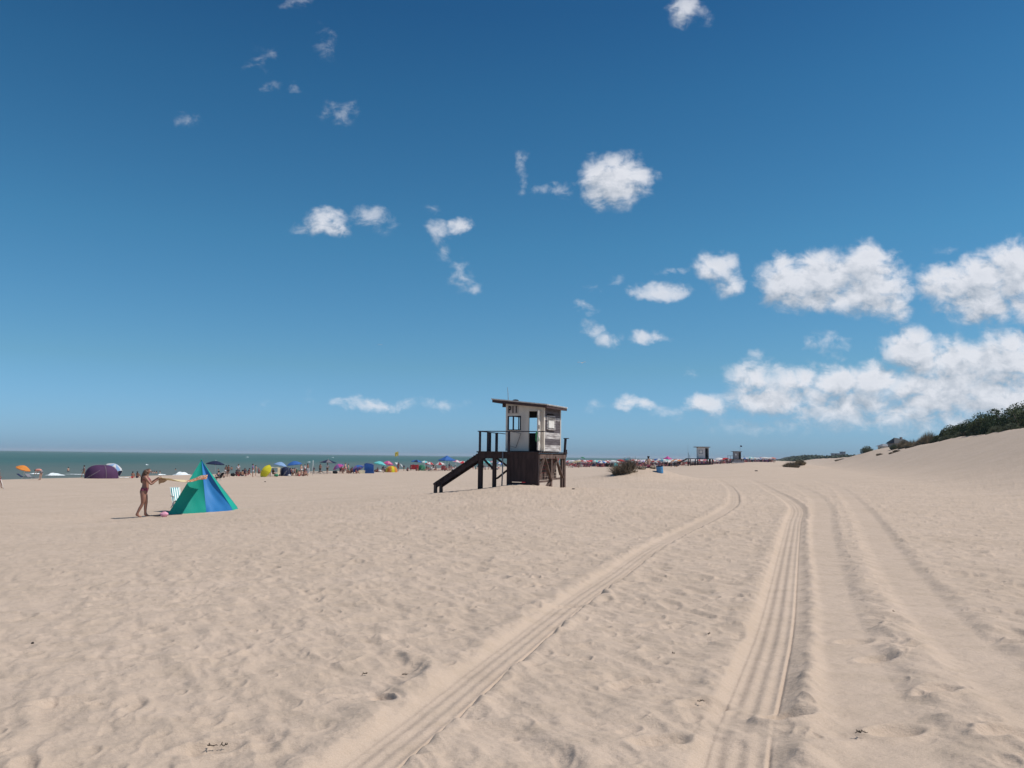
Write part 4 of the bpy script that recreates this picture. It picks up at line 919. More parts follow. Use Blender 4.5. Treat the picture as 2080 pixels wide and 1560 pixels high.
# far left
person(P(1, 64), 'walk', 10, 1.6, 2, 'cap', 'bikini_top:maroon', 'shorts:red', 'person with a white cap cut off by the left edge of the photo')
st = empty('walking_pole', P(11, 63)); f = MB(); f.tube([(-.22, 0, .78), (.10, 0, -.02)], .022, 7); f.build('shaft', M['white_paint'], st, True); MB().ball((-.22, 0, .79), .04, 8, 6).build('grip', M['black'], st, True)
tag(st, 'leaning white pole at the left edge of the photo, beside the person in the cap', 'pole')
umbrella(P(52, 97), 'orange', 'orange', .84, 1.62, .42, 20, 0, 10, label='tilted orange beach umbrella at the far left, next to the bending person')
person(P(85, 90), 'bend', 180, 1.98, 1, 'brown', 'salmon', 'grey', 'person in a salmon shirt bending down beside the tilted orange umbrella')
def lounger(loc, rz, col, label, group=None, frame='white_paint'):
    root = empty('beach_lounger', loc, R(rz))
    f = MB(); f.box(-.2, 1.1, -.28, .28, .22, .27); f.build('seat', CL[col], root)
    f = MB(); f.bar((-.2, 0, .25), (-.72, 0, .62), .56, .05, up=(0, 0, 1)); f.build('backrest', CL[col], root)
    for x in (-.1, .95):
        for y in (-.26, .26): MB().tube([(x, y, 0), (x + .04, y, .23)], .017, 5).build('leg', M[frame], root)
    tag(root, label, 'lounger', group); return root
lounger(P(52, 95.5), 10, 'navy', 'low navy lounger under the tilted orange umbrella, nearer the left edge')
lounger(P(66, 95), -20, 'grey', 'low grey lounger under the tilted orange umbrella, nearer the bending person')
person(P(173, 101), 'walk', 200, 1.66, 0, 'dark', 'grey', 'khaki', 'person in a grey shirt walking between the orange umbrella and the purple dome tent')
# purple dome tent
def dome(loc, rx, ry, h, mname, label, rz=0, open_side=None, ribs=True, name='dome_tent', flatten=0, m2=None, seg=28):
    root = empty(name, loc, R(rz)); m = CLT[mname]
    def fn(a, b):
        an = a * 2 * math.pi; q = b; pr = math.cos(q * math.pi / 2) ** .62; sq = 1 + .05 * math.cos(4 * an + .6) 
        w_ = 1 + .02 * math.sin(an * 9 + q * 5)
        return (rx * pr * math.cos(an) * sq * w_, ry * pr * math.sin(an) * sq * w_, h * math.sin(q * math.pi / 2) ** .85 + .015 * math.sin(an * 7 + q * 11) - .02)
    mb = MB(); mb.grid(fn, seg, 10); mm = [m, CLT[m2]] if m2 else [m]
    if m2:
        for i in range(len(mb.mi)):
            if (i % seg) % 7 < 3: mb.mi[i] = 1
    mb.build('canopy', mm, root, True)
    for a0 in (.6, .6 + math.pi / 2):
        pts = [(rx * 1.035 * math.cos(a0) * math.cos(t_) ** .62 * s_, ry * 1.035 * math.sin(a0) * math.cos(t_) ** .62 * s_, h * 1.02 * math.sin(t_) ** .85) for s_, t_ in [(1, k * math.pi / 16) for k in range(8)] + [(-1, k * math.pi / 16) for k in range(7, -1, -1)]]
        MB().tube(pts, .018, 5).build('tent_pole', M['metal'], root, True)
    for y in (-1, 1): MB().bar((rx * .2, -ry * .95, h * .6), (-rx * .5, -ry * 1.35, .0), .012, .012).build('guy_rope', M['white_paint'], root) if y < 0 else None
    tag(root, label, 'tent'); return root
dome(P(209, 99), 1.95, 1.6, 1.66, 'purple', 'large dark purple dome tent standing on the sand at the left', 5, m2='purple')
umbrella(P(236, 101), 'white', 'lightblue', 1.0, 1.72, .45, 28, -20, 0, label='white and pale blue umbrella half hidden behind the purple dome tent')
c_ = sling_chair('beach_chair', False, 'navy'); c_.location = P(243, 99.5); c_.rotation_euler = (0, 0, R(150)); tag(c_, 'dark folding chair at the right side of the purple dome tent', 'chair')
tw_ = MB(); tw_.grid(lambda a, b: ((a - .5) * 1.4, (b - .5) * .8, .04 + .05 * math.sin(a * 9) * math.sin(b * 5)), 14, 8); o = tw_.build('beach_towel', M['white_cloth'], None, True); o.location = P(256, 100, .03); tag(o, 'rumpled white towel on the sand right of the purple dome tent', 'towel')
person(P(272, 100), 'sit', 100, 1.6, 0, 'dark', None, 'briefs:red', 'sunbather sitting right of the purple dome tent, left one of the pair')
person(P(281.5, 101), 'sit', 80, 1.6, 2, 'dark', None, 'briefs:navy', 'sunbather sitting right of the purple dome tent, right one of the pair')
# bathers in the water
def bather(px, py, label, group=None, hair='dark', full=False):
    Y_ = (EYE - SEA_Z) * F / (py + 3 - horizon(px)); X_ = HX(px, Y_)
    return person((X_, Y_, SEA_Z - (.75 if full else 1.18)), 'stand2', 90 + (px * 37 % 120), 1.7, int(px) % 2, hair, None, 'navy', label, group)
bather(141, 955, 'bather in the water between the white wave and the walking person', full=True)
for px in (311, 315.5, 320, 327): bather(px, 958, 'dark head of a bather in the water just right of the woman with towel', 'bathers right of the woman')
bather(358.5, 952.5, 'bather in the water just above the white breaking wave')
bather(445, 953, 'bather in the water under the dark navy parasol')
bather(472, 952, 'bather in the water right of the two standing women', full=True)
# breaking waves
fo = mat('sea_foam', (.80, .82, .82), .9, col2=(.55, .62, .64), scale=5, bump=.5)
def foam(px, py, wpx, hgt, dep, label_seed):
    Y_ = (EYE - SEA_Z) * F / (py - horizon(px)); X_ = HX(px, Y_); wl = wpx / F * Y_; rr = random.Random(label_seed)
    def fn(a, b):
        e = max(0, 1 - abs(2 * a - 1) ** 2.2); n_ = .5 + .3 * math.sin(a * 9 + label_seed) + .2 * math.sin(a * 31) + .15 * math.sin(a * 67)
        z = hgt * e * (.45 + .55 * n_) * math.sin(math.pi * b) ** .7 * (1 - .35 * b)
        return ((a - .5) * wl, (b - .5) * dep * (.5 + .5 * e) + .3 * math.sin(a * 9), z + .06)
    mb = MB(); mb.grid(fn, 60, 10); o = mb.build('breaking_wave', fo, None, True); o.location = (X_, Y_, SEA_Z); o.rotation_euler = (0, 0, R(-10)); tag(o, kind='stuff')
foam(114, 966, 34, .50, 2.2, 3); foam(330, 965, 14, .25, 1.2, 5); foam(371, 967, 40, .85, 2.8, 9); foam(75, 963, 26, .2, 1.4, 2)
foam(160, 964, 60, .10, .8, 8); foam(300, 945, 5, .35, .6, 4); foam(503, 929, 6, .8, .8, 6); foam(676, 930, 5, .7, .8, 7); foam(410, 968, 40, .12, 1.0, 11); foam(628, 939, 7, .3, .8, 13); foam(220, 960, 40, .10, .9, 15)

# navy parasol and its neighbours
umbrella(P(439, 97), 'navy', 'navy', 1.06, 2.15, .36, 4, 0, 15, tip=True, label='dark navy parasol with a white tip, right behind the green and blue shelter')
person(P(446, 86), 'chair', 150, 1.65, 1, 'dark', 'navy', 'black', 'person in dark clothes sitting under the navy parasol behind the shelter', z=-.05)
c_ = sling_chair('beach_chair', False, 'black'); c_.location = P(449, 86.3); c_.rotation_euler = (0, 0, R(160)); tag(c_, 'dark chair under the navy parasol behind the shelter', 'chair')
person(P(461, 108), 'stand', 90, 1.62, 0, 'brown', 'bikini_top:white', 'briefs:white', 'woman in a white bikini standing right of the shelter, left one of two')
person(P(465.5, 107), 'stand2', 260, 1.66, 2, 'dark', 'bikini_top:khaki', 'briefs:black', 'woman in a dark bikini standing right of the shelter, right one of two')
person(P(457, 104), 'sit', 200, 1.5, 1, 'brown', 'bikini_top:white', 'briefs:navy', 'seated child at the feet of the two standing women')
person(P(485.5, 116), 'stand', 270, 1.72, 0, 'dark', 'white', 'grey', 'person in a bright white shirt standing behind the seated group')
person(P(482, 112), 'sit', 60, 1.65, 2, 'dark', 'maroon', 'black', 'seated person in front of the white shirt, leftmost of three')
person(P(487.5, 112), 'sit', 90, 1.6, 0, 'brown', 'bikini_top:red', 'briefs:red', 'seated person in front of the white shirt, middle one of three')
person(P(494, 112), 'sit', 130, 1.7, 0, 'dark', None, 'navy', 'seated person in front of the white shirt, rightmost of three')
def bag(loc, col, label, s=.3, group=None):
    root = empty('bag', loc); mb = MB(); mb.ball((0, 0, s * .5), (s * .9, s * .55, s * .55), 10, 7, fn=lambda p: Vector((p.x, p.y, p.z * (1 + .2 * math.sin(p.x * 14))))); mb.build('bag_body', CL[col], root, True)
    MB().tube([(-s * .5, 0, s * .9), (0, 0, s * 1.35), (s * .5, 0, s * .9)], .015, 5).build('handle', CL[col], root, True); tag(root, label, 'bag', group); return root
bag(P(475, 111), 'black', 'black bag on the sand left of the seated group', .42)
person(P(501, 117), 'sit', 180, 1.3, 1, 'fair', None, 'briefs:pink', 'small child sitting on the sand right of the seated group')
person(P(505.5, 118), 'sit', 40, 1.2, 1, 'brown', 'bikini_top:pink', 'briefs:pink', 'small child in pink sitting left of the tall standing person')
person(P(515, 106), 'stand', 10, 1.82, 0, 'dark', 'violet', 'white', 'tall dark haired person in a purple top and white shorts left of the yellow umbrella')
person(P(521, 110), 'reach', 10, 1.6, 1, 'dark', 'bikini_top:salmon', 'khaki', 'person holding the left edge of the yellow umbrella')
umbrella(P(535.5, 108), 'yellow', 'yellow', 1.02, .95, .50, 62, 232, 0, label='bright yellow umbrella tilted down onto the sand')
person(P(548, 112), 'stand2', 200, 1.72, 0, 'brown', 'khaki', 'maroon', 'person standing right behind the yellow umbrella')
person(P(550, 109), 'stand', 20, 1.45, 2, 'dark', 'brick', 'brick', 'short person in brick red standing right of the yellow umbrella')
def awning(loc, w, d, h, col, label, rz=0, name='beach_awning', front=.15):
    root = empty(name, loc, R(rz)); mb = MB()
    mb.grid(lambda a, b: ((a - .5) * w, (b - .5) * d, h + .06 * math.sin(b * math.pi) + .02 * math.sin(a * 9)), 12, 8); o = mb.build('canopy', CLT[col], root, True)
    mb = MB(); mb.grid(lambda a, b: (w / 2 + .02 * math.sin(b * 7), (a - .5) * d, h - b * h * .75), 6, 6); mb.build('side_panel', CLT[col], root, True)
    for x in (-w/2, w/2):
        for y in (-d/2, d/2): MB().tube([(x, y, -.05), (x, y, h)], .02, 5).build('pole', M['metal'], root)
    tag(root, label, 'awning'); return root
awning(P(558, 111), 1.35, 1.3, 1.22, 'cream', 'low pale cloth awning between the yellow and the light blue umbrellas')
person(P(556, 109), 'chair', 60, 1.6, 2, 'dark', 'black', 'black', 'person in black sitting under the low pale awning')
bag(P(563, 109), 'green', 'dark green bag under the right side of the low pale awning', .36)
umbrella(P(572, 118), 'lightblue', 'lightblue', .98, 1.95, .5, 12, 20, 5, label='light blue umbrella, left one of the two blue umbrellas near the yellow one')
umbrella(P(598, 120), 'blue', 'blue', 1.10, 2.1, .5, 8, -150, 5, label='strong blue umbrella, right one of the two blue umbrellas near the yellow one')
dome(P(581, 113), .82, .8, 1.3, 'navy', 'dark navy dome tent under the two blue umbrellas', 20, m2='navy')
person(P(596, 113), 'chair', 120, 1.7, 1, 'dark', 'grey', 'black', 'person in grey sitting under the strong blue umbrella')
person(P(604, 114), 'chair', 40, 1.65, 0, 'cap', 'green', 'green', 'person in green with a white cap sitting at the right under the strong blue umbrella')
bag(P(589, 111), 'white', 'small white bag below the navy dome tent', .25)
for px, Y_, ps, tp, bt, hr, lb in ((613, 117, 'stand', 'bikini_top:white', 'briefs:white', 'brown', 'woman in a white bikini standing right of the strong blue umbrella'), (620.5, 121, 'stand2', 'white', 'maroon', 'dark', 'person in a white top, middle one of three standing right of the blue umbrella'), (626, 122, 'stand', None, 'black', 'dark', 'bare chested man standing with a white towel at his side')):
    person(P(px, Y_), ps, 70 + px, 1.66 if px < 626 else 1.8, int(px) % 3, hr, tp, bt, lb)
o = MB(); o.grid(lambda a, b: (.02 * math.sin(b * 5) + (a - .5) * .36 * (1 - .2 * b), .05 * math.sin(a * 6), -.75 * b), 8, 10); o = o.build('hanging_towel', M['white_cloth'], None, True); q_ = P(627.5, 121.5, 1.02); o.location = q_; tag(o, 'white towel hanging at the side of the bare chested man', 'towel')
person(P(609, 112), 'sit', 160, 1.6, 1, 'brown', None, 'briefs:red', 'sunbather in red sitting below the blue umbrella, left of the standing woman')
person(P(618, 112), 'sit', 30, 1.6, 0, 'dark', 'bikini_top:maroon', 'briefs:maroon', 'sunbather in maroon sitting at the feet of the three standing people')
p_ = P(636.5, 118); f = MB(); f.tube([(0, 0, -.2), (0, 0, 2.2)], .03, 6); o = empty('marker_pole', p_); f.build('shaft', M['white_paint'], o, True); MB().ball((0, 0, 2.2), .05, 6, 5).build('tip', M['white_paint'], o, True); tag(o, 'thin pale pole stuck upright in the sand near the water, left of the dark parasol', 'pole')
person(P(638.5, 128), 'stand', 100, 1.2, 0, 'dark', 'navy', 'khaki', 'child standing beside the thin pale pole')
umbrella(P(667, 131), 'grey', 'navy', 1.42, 2.35, .5, 2, 0, 0, tip=True, flat=True, label='wide dark grey parasol with a flat cone shape above two standing people')
person(P(651.5, 128), 'stand2', 250, 1.72, 0, 'dark', 'bikini_top:grey', 'black', 'person in black shorts standing at the left under the wide dark parasol')
person(P(666, 130), 'stand', 60, 1.8, 0, 'brown', 'white', 'black', 'person in a white top standing at the right under the wide dark parasol')
for px, rz, lb in ((645, 170, 'dark lounge chair at the left below the wide dark parasol'), (660, 30, 'dark lounge chair at the right below the wide dark parasol')):
    lounger(P(px, 128), rz, 'grey', lb, frame='metal')
umbrella(P(686, 133), 'magenta', 'violet', 1.0, 1.55, .55, 25, 200, 20, label='pink and purple panelled umbrella left of the group of three standing people')
bag(P(682, 131), 'black', 'black bag below the pink and purple umbrella', .5)
for px, Y_, ps, tp, bt, sk, hh, lb in ((696.5, 133, 'stand', 'white', 'brick', 2, 1.62, 'woman in a white top, left one of three beside the pink and purple umbrella'), (702.5, 131, 'walk', 'bikini_top:pink', 'briefs:pink', 1, 1.85, 'tall person in pink, middle one of three beside the pink and purple umbrella'), (708.5, 132, 'stand2', 'cream', 'green', 0, 1.7, 'person in a cream top, right one of three beside the pink and purple umbrella')):
    person(P(px, Y_), ps, 30 + px * 3, hh, sk, 'dark', tp, bt, lb)
umbrella(P(724, 134), 'blue', 'violet', 1.15, 1.30, .62, 30, 160, 10, label='low blue violet umbrella tipped toward the camera, left of the blue pop-up shelter')
person(P(716, 132), 'chair', 210, 1.65, 2, 'dark', 'maroon', 'black', 'person in maroon sitting left under the low blue violet umbrella')
person(P(724, 131), 'sit', 20, 1.6, 0, 'brown', 'brick', 'brick', 'person in brick red sitting under the low blue violet umbrella')
o = MB(); o.grid(lambda a, b: ((a - .5) * 1.1, -.15 * b, .55 * (1 - b) + .04 * math.sin(a * 7)), 10, 6); o = o.build('windbreak_cloth', CL['cream'], None, True); o.location = P(736, 133); tag(o, 'cream cloth screen standing at the left of the blue pop-up shelter', 'windbreak')
# blue pop-up shelter
def popup(loc, w, h, d, col, label, rz=0):
    root = empty('popup_shelter', loc, R(rz))
    def fn(a, b):
        y = (b) * d; t_ = math.sin(b * math.pi * .5); hh = h * math.cos(b * math.pi / 2) ** .5
        x = (a - .5) * w * (1 - .15 * b)
        e = 1 - abs(2 * a - 1) ** 5
        return (x, y, hh * (.02 + .98 * e ** .35) * (1 - .12 * (a - .5)) + .02 * math.sin(a * 9 + b * 6))
    mb = MB(); mb.grid(fn, 16, 12); mb.build('back_wall', CLT[col], root, True)
    mb = MB(); mb.grid(lambda a, b: ((a - .5) * w * (1 - .04 * math.sin(b * 3)), -.04 - .10 * math.sin(b * 3.1), h * b * (1 - .1 * (2 * a - 1) ** 2 - .10 * (a - .5))), 14, 12); mb.build('front_wall', CLT[col], root, True)
    MB().tube([(-w / 2, -.06, 0), (-w / 2 * .98, -.1, h * .9), (0, -.06, h * 1.0), (w / 2 * .96, -.1, h * .85), (w / 2, -.06, 0)], .018, 5).build('hoop', M['metal'], root, True)
    tag(root, label, 'shelter'); return root
popup(P(750.5, 134.5), 1.65, 1.72, 1.2, 'blue', 'upright blue pop-up shelter standing alone on the sand', 0)
bather(751, 934, 'head of a person just above the blue pop-up shelter')
umbrella(P(773, 150), 'turquoise', 'turquoise', 1.22, 2.0, .55, 12, 30, 0, label='turquoise umbrella right of the blue pop-up shelter')
bag(P(765, 148), 'black', 'black bag under the left side of the turquoise umbrella', .45); bag(P(772.5, 148), 'white', 'white cool bag under the turquoise umbrella', .4)
person(P(779, 150), 'chair', 240, 1.65, 2, 'dark', 'navy', 'navy', 'person in navy sitting right under the turquoise umbrella')
umbrella(P(789, 153), 'pink', 'magenta', 1.05, 2.05, .6, 10, 60, 10, label='pink and magenta umbrella between the turquoise umbrella and the orange tent')
dome(P(796, 147), 1.05, 1.0, 1.15, 'orange', 'orange and yellow dome tent below the pink and magenta umbrella', 10, m2='yellow')
# yellow flag
fl_ = empty('warning_flag', P(809.5, 163)); tag(fl_, 'yellow lifeguard flag with a dark emblem flying on a thin pole above the crowd', 'flag')
MB().tube([(0, 0, -.2), (0, 0, 4.0)], .022, 6).build('pole', M['metal'], fl_, True)
fm = mat('yellow_flag_cloth', (.80, .68, .16), .8, col2=(.72, .56, .10), scale=6, trans=.3)
mb = MB(); mb.grid(lambda a, b: (-.04 - .72 * a, .06 * math.sin(a * 7 + b), 3.95 - .88 * b - .14 * a + .04 * math.sin(a * 5)), 14, 10); o = mb.build('flag_cloth', fm, fl_, True)
f = MB()
f.ball((-.40, -.075, 3.66), (.09, .015, .09), 10, 6); f.build('emblem', M['black'], o, True)
MB().box(-.60, -.18, -.09, -.08, 3.44, 3.49).build('emblem_band', mat('ochre_ink', (.45, .28, .05), .8), o)
person(P(809.5, 158), 'stand', 80, 1.85, 0, 'dark', 'dress:maroon', None, 'woman in a long maroon dress standing below the yellow flag')
def sailc(loc, pts, col, label):
    root = empty('shade_sail', loc); a, b_, c = [Vector(p) for p in pts]
    mb = MB(); mb.grid(lambda u, v: tuple(a.lerp(b_, u).lerp(c, v) - Vector((0, 0, .12 * math.sin(math.pi * u) * (1 - v)))), 8, 8); mb.build('cloth', CLT[col], root, True)
    for p in (a, c): MB().tube([(p.x, p.y, -.1), tuple(p)], .02, 5).build('pole', M['metal'], root)
    tag(root, label, 'shade sail')
sailc(P(805, 166), ((-.3, 0, 1.75), (.35, .3, 1.2), (.25, .6, 1.7)), 'white', 'small white shade cloth left of the woman in the maroon dress')
sailc(P(814, 166), ((-.1, 0, 1.55), (.5, .3, .75), (.2, .6, 1.2)), 'white', 'small white shade cloth right of the woman in the maroon dress')
person(P(821, 160), 'stand2', 120, 1.3, 0, 'dark', 'navy', 'green', 'child in dark clothes standing right of the yellow flag')
person(P(829, 160), 'sit', 120, 1.6, 2, 'dark', 'maroon', 'black', 'person in maroon sitting left of the red windbreak')
umbrella(P(847, 176), 'blue', 'navy', 1.28, 2.25, .42, 4, 0, 20, label='blue umbrella with a dark rim above the red windbreak')
def windbreak(loc, w, h, col, label, rz=0):
    root = empty('windbreak', loc, R(rz)); mb = MB(); mb.grid(lambda a, b: ((a - .5) * w, .12 * math.sin(a * 6.3), .25 + (h - .25) * b * (1 - .05 * math.sin(a * 12))), 20, 5); mb.build('screen_cloth', CLT[col], root, True)
    for k in range(4): MB().tube([(-w/2 + w*k/3, .12 * math.sin(k / 3 * 6.3), -.15), (-w/2 + w*k/3, .12 * math.sin(k / 3 * 6.3), h + .05)], .018, 5).build('stake', M['brown_wood'], root)
    tag(root, label, 'windbreak')
windbreak(P(842.5, 168), 1.75, 1.25, 'red', 'red windbreak cloth below the blue umbrella with the dark rim')
person(P(835, 164), 'chair', 100, 1.65, 2, 'dark', 'brick', 'black', 'person in brick red sitting at the left end of the red windbreak'); person(P(846, 163), 'sit', 40, 1.6, 0, 'dark', 'maroon', 'maroon', 'person in maroon sitting in front of the red windbreak')
dome(P(857, 170), .85, .8, 1.22, 'green', 'green dome tent right of the red windbreak', 15, m2='green')
umbrella(P(863, 182), 'turquoise', 'white', 1.0, 2.05, .4, 5, 0, 10, label='pale turquoise and white umbrella behind the green dome tent')
umbrella(P(874, 166), 'red', 'white', 1.0, 1.8, .5, 8, 40, 15, label='red and white striped umbrella, left one of two near the blue gazebo')
umbrella(P(893.5, 165), 'white', 'red', 1.05, 1.8, .5, 6, 200, 30, label='white topped red umbrella, right one of two near the blue gazebo')
# blue gazebo
def gazebo(loc, w, hh, top, col, label, rz=0, group=None):
    root = empty('gazebo', loc, R(rz)); mb = MB(); q = w / 2
    def side(a0):
        c, s = math.cos(a0), math.sin(a0)
        def fn(a, b): x = (a - .5) * 2 * q * (1 - b); y = -q * (1 - b); z = hh + (top - hh) * (b ** 1.25); return (x * c - y * s, x * s + y * c, z)
        mb.grid(fn, 10, 8)
        mb.grid(lambda a, b: (((a - .5) * 2 * q) * c - (-q) * s, ((a - .5) * 2 * q) * s + (-q) * c, hh - .22 * b), 8, 1)
    for k in range(4): side(k * math.pi / 2)
    mb.build('canopy', CLT[col], root, False)
    for x in (-q, q):
        for y in (-q, q): MB().tube([(x * .98, y * .98, -.1), (x * .98, y * .98, hh)], .025, 5).build('leg', M['white_paint'], root)
    tag(root, label, 'gazebo', group); return root
gazebo(P(908, 174), 2.75, 2.28, 3.25, 'blue', 'pointed blue gazebo standing among the umbrellas left of the hut ramp', 38)
umbrella(P(928, 176), 'white', 'pink', .95, 2.25, .45, 5, 0, 0, label='small whitish pink umbrella at the right of the blue gazebo')
umbrella(P(941, 180), 'white', 'red', 1.3, 2.0, .55, 10, 0, 22, label='red and white umbrella just left of the hut ramp')
GL = 'group of beachgoers sitting round the blue gazebo and the red and white umbrellas'
rr = random.Random(5); tops = ['maroon', 'navy', 'white', 'black', 'brick', None, 'grey', 'bikini_top:red', 'teal', None]; bots = ['navy', 'black', 'brick', 'briefs:red', 'grey', 'white', 'green']
for i, px in enumerate([867.5, 871, 877, 881, 886, 898, 900.5, 904, 908, 913, 917, 921, 925, 930, 935, 939, 944]):
    ps = ['chair', 'sit', 'chair', 'stand', 'chair', 'sit'][i % 6]; Y_ = 163 + rr.random() * 12 if px > 890 else 160 + rr.random() * 6
    tp = tops[rr.randrange(10)]; bt = bots[rr.randrange(7)]
    person(P(px, Y_), ps, rr.random() * 360, 1.62, rr.randrange(3), 'dark', tp, bt, 'one of the beachgoers gathered around the blue gazebo and the red and white umbrellas', GL)
    if ps == 'chair': c_ = lounger(P(px, Y_ + .2), rr.random() * 360, ['brick', 'navy', 'white', 'grey'][i % 4], 'low beach seat among the people round the blue gazebo', 'seats round the blue gazebo', 'metal')
windbreak(P(901, 162), .9, 1.1, 'brick', 'brick red cloth screen in front of the white topped red umbrella')
cart = empty('beach_cart', P(923, 158), R(10)); tag(cart, 'white wheeled beach cart among the people below the blue gazebo', 'cart')
f = MB(); f.box(-.42, .42, -.25, .25, .28, .60); f.build('box', M['white_paint'], cart)
for x in (-.32, .32):
    f = MB(); f.tube([(x, -.30, .2), (x, -.25, .2)], .2, 14); f.build('wheel', M['black'], cart); f = MB(); f.tube([(x, .25, .2), (x, .30, .2)], .2, 14); f.build('wheel', M['black'], cart)
MB().tube([(.42, 0, .5), (.85, 0, .95)], .018, 6).build('handle', M['metal'], cart)
# seen under the deck of the big hut
umbrella(P(990, 195), 'turquoise', 'turquoise', 1.0, 2.05, .5, 6, 0, 10, label='turquoise umbrella seen under the deck of the big hut')
umbrella(P(1003, 198), 'pink', 'white', 1.0, 2.05, .5, 6, 0, 10, label='pink and white umbrella seen under the deck of the big hut')
umbrella(P(1017, 190), 'blue', 'white', .95, 1.75, .5, 14, 0, 10, label='blue and white umbrella seen between the stilts of the big hut')
for i, px in enumerate([961, 966, 971, 983, 987, 992, 996, 1001, 1007, 1013]):
    person(P(px, 182 + 9 * rr.random()), ['chair', 'sit', 'stand'][i % 3], rr.random() * 360, 1.62, rr.randrange(3), 'dark', tops[rr.randrange(10)], bots[rr.randrange(7)], 'one of the small beachgoers seen just beyond the ramp and stilts of the big hut', 'beachgoers seen beyond the ramp and stilts')
for px in (1000, 1010): bag(P(px, 184), 'grey', 'grey bag on the sand seen between the stilts of the big hut', .4, 'bags seen between the stilts')

for pxs, Y_, lb, gr in (([576, 584, 592, 600, 606, 614, 622], 112, 'one of the small beachgoers sitting low in front of the two blue umbrellas', 'beachgoers low in front of the two blue umbrellas'),
                        ([693, 700, 706, 713, 731], 131, 'one of the small beachgoers sitting between the pink umbrella and blue shelter', 'beachgoers between pink umbrella and blue shelter'),
                        ([499, 508, 527, 542], 110, 'one of the small beachgoers sitting low around the yellow umbrella', 'beachgoers low around the yellow umbrella'),
                        ([768, 783, 802], 146, 'one of the small beachgoers sitting in front of the orange and yellow tent', 'beachgoers near the orange and yellow tent')):
    for px in pxs: person(P(px, Y_ + rr.random() * 5), rr.choice(['sit', 'chair', 'sit']), rr.random() * 360, 1.66, rr.randrange(3), rr.choice(['dark', 'brown']), rr.choice(['navy', 'maroon', 'black', None, 'brick']), rr.choice(['black', 'navy', 'maroon']), lb, gr)

# ================================================================== the packed beach right of the hut
GU = 'umbrellas of the packed beach between the three watch towers'; GP = 'people of the packed beach between the three watch towers'
pairs = [('white','white')]*9 + [('red','white')]*5 + [('pink','white')]*3 + [('blue','white')]*3 + [('turquoise','white')]*2 + [('salmon','salmon')]*2 + [('violet','white')] + [('navy','navy')] + [('red','red')]*2 + [('cream','cream')]*2 + [('orange','white')]
def cname(a, b): return a if a == b else a + ' and ' + b
umbrella(P(1174, 262), 'blue', 'lightblue', 1.15, 2.2, .5, 4, 0, 0, label='bright blue umbrella nearest to the right side of the big hut')
umbrella(P(1156, 258), 'white', 'white', 1.3, 2.15, .5, 6, 0, 0, label='white umbrella right against the edge of the big hut')
umbrella(P(1210, 255), 'turquoise', 'white', 1.1, 2.15, .55, 6, 0, 0, label='pale turquoise umbrella with white panels in the packed row right of the big hut')
o = popup(P(1251, 225), 1.1, 1.15, .9, 'turquoise', 'small pale turquoise shelter just left of the leaning dune bush', 15)
umbrella(P(1262, 262), 'red', 'red', 1.6, 2.25, .5, 8, 0, 0, label='wide red umbrella just above the leaning dune bush')
umbrella(P(1276, 300), 'blue', 'teal', 1.5, 2.7, .6, 4, 0, 0, label='tall blue and teal umbrella rising above the row behind the dune bush')
umbrella(P(1305, 245), 'violet', 'white', 1.1, 1.95, .5, 10, 0, 0, label='violet and white umbrella left of the person sitting on the dune mound')
gazebo(P(1356, 285), 2.3, 2.35, 3.3, 'magenta', 'pointed crimson gazebo above the packed row, left of the second watch tower', 40)
umbrella(P(1185, 330), 'green', 'green', 1.0, 3.4, .5, 20, 0, 0, label='small dark green umbrella sticking up highest above the row right of the big hut')
rr = random.Random(11); cnt = 0
def feetrow(px): return np.interp(px, [1150, 1250, 1350, 1450, 1560], [947, 949, 945, 942.5, 940.5])
for i in range(118):
    px = 1150 + (i + rr.random()) / 118 * 425
    Y_ = rr.choice([235, 255, 275, 300, 330]) + rr.random() * 18 + max(0, (px - 1400)) * .55
    if px > 1482 and px < 1512: Y_ = max(Y_, 330)
    c = rr.choice(pairs); p = P(px, Y_)
    umbrella(p, c[0], c[1], 1.2 + .5 * rr.random(), 1.85 + .45 * rr.random(), .42, 12 * rr.random(), rr.random() * 360, rr.random() * 45, label='one of the %s umbrellas packed right of the big hut' % cname(*c), group='%s umbrellas of the packed far row' % cname(*c))
keys = []
for i in range(235):
    px = 1150 + (i + rr.random()) / 235 * 425
    Y_ = 225 + rr.random() * 95 + max(0, (px - 1400)) * .5
    ps = rr.choice(['chair', 'sit', 'stand', 'stand2', 'walk', 'sit']); sk = rr.randrange(3); tp = rr.choice(['maroon', 'navy', None, 'white', 'brick', None, 'bikini_top:red', 'black']); bt = rr.choice(['navy', 'black', 'brick', 'briefs:red', 'white'])
    person(P(px, Y_), ps, rr.random() * 360, 1.66, sk, 'dark', tp, bt, 'one of the tiny people crowded under the far umbrellas right of the big hut', GP)
_wb = {}
for i in range(95):
    px = 1150 + (i + rr.random()) / 95 * 415; cl_ = rr.choice(['maroon', 'navy', 'brick', 'purple', 'grey', 'brick', 'black', 'maroon'])
    if cl_ not in _wb:
        mb = MB(); mb.grid(lambda a, b: ((a - .5) * 2.6, .25 * math.sin(a * 8), 1.15 * b * (1 - .2 * math.sin(a * 9) ** 2)), 12, 3); _wb[cl_] = mb.mesh('cloth_screen', CL[cl_], True)
    o = link('windbreak', _wb[cl_]); o.location = P(px, 238 + 85 * rr.random() + max(0, px - 1400) * .5); o.rotation_euler = (0, 0, rr.random() - .5); tag(o, 'one of the dark cloth screens under the far umbrellas right of the big hut', 'windbreak', 'cloth screens of the packed far row')
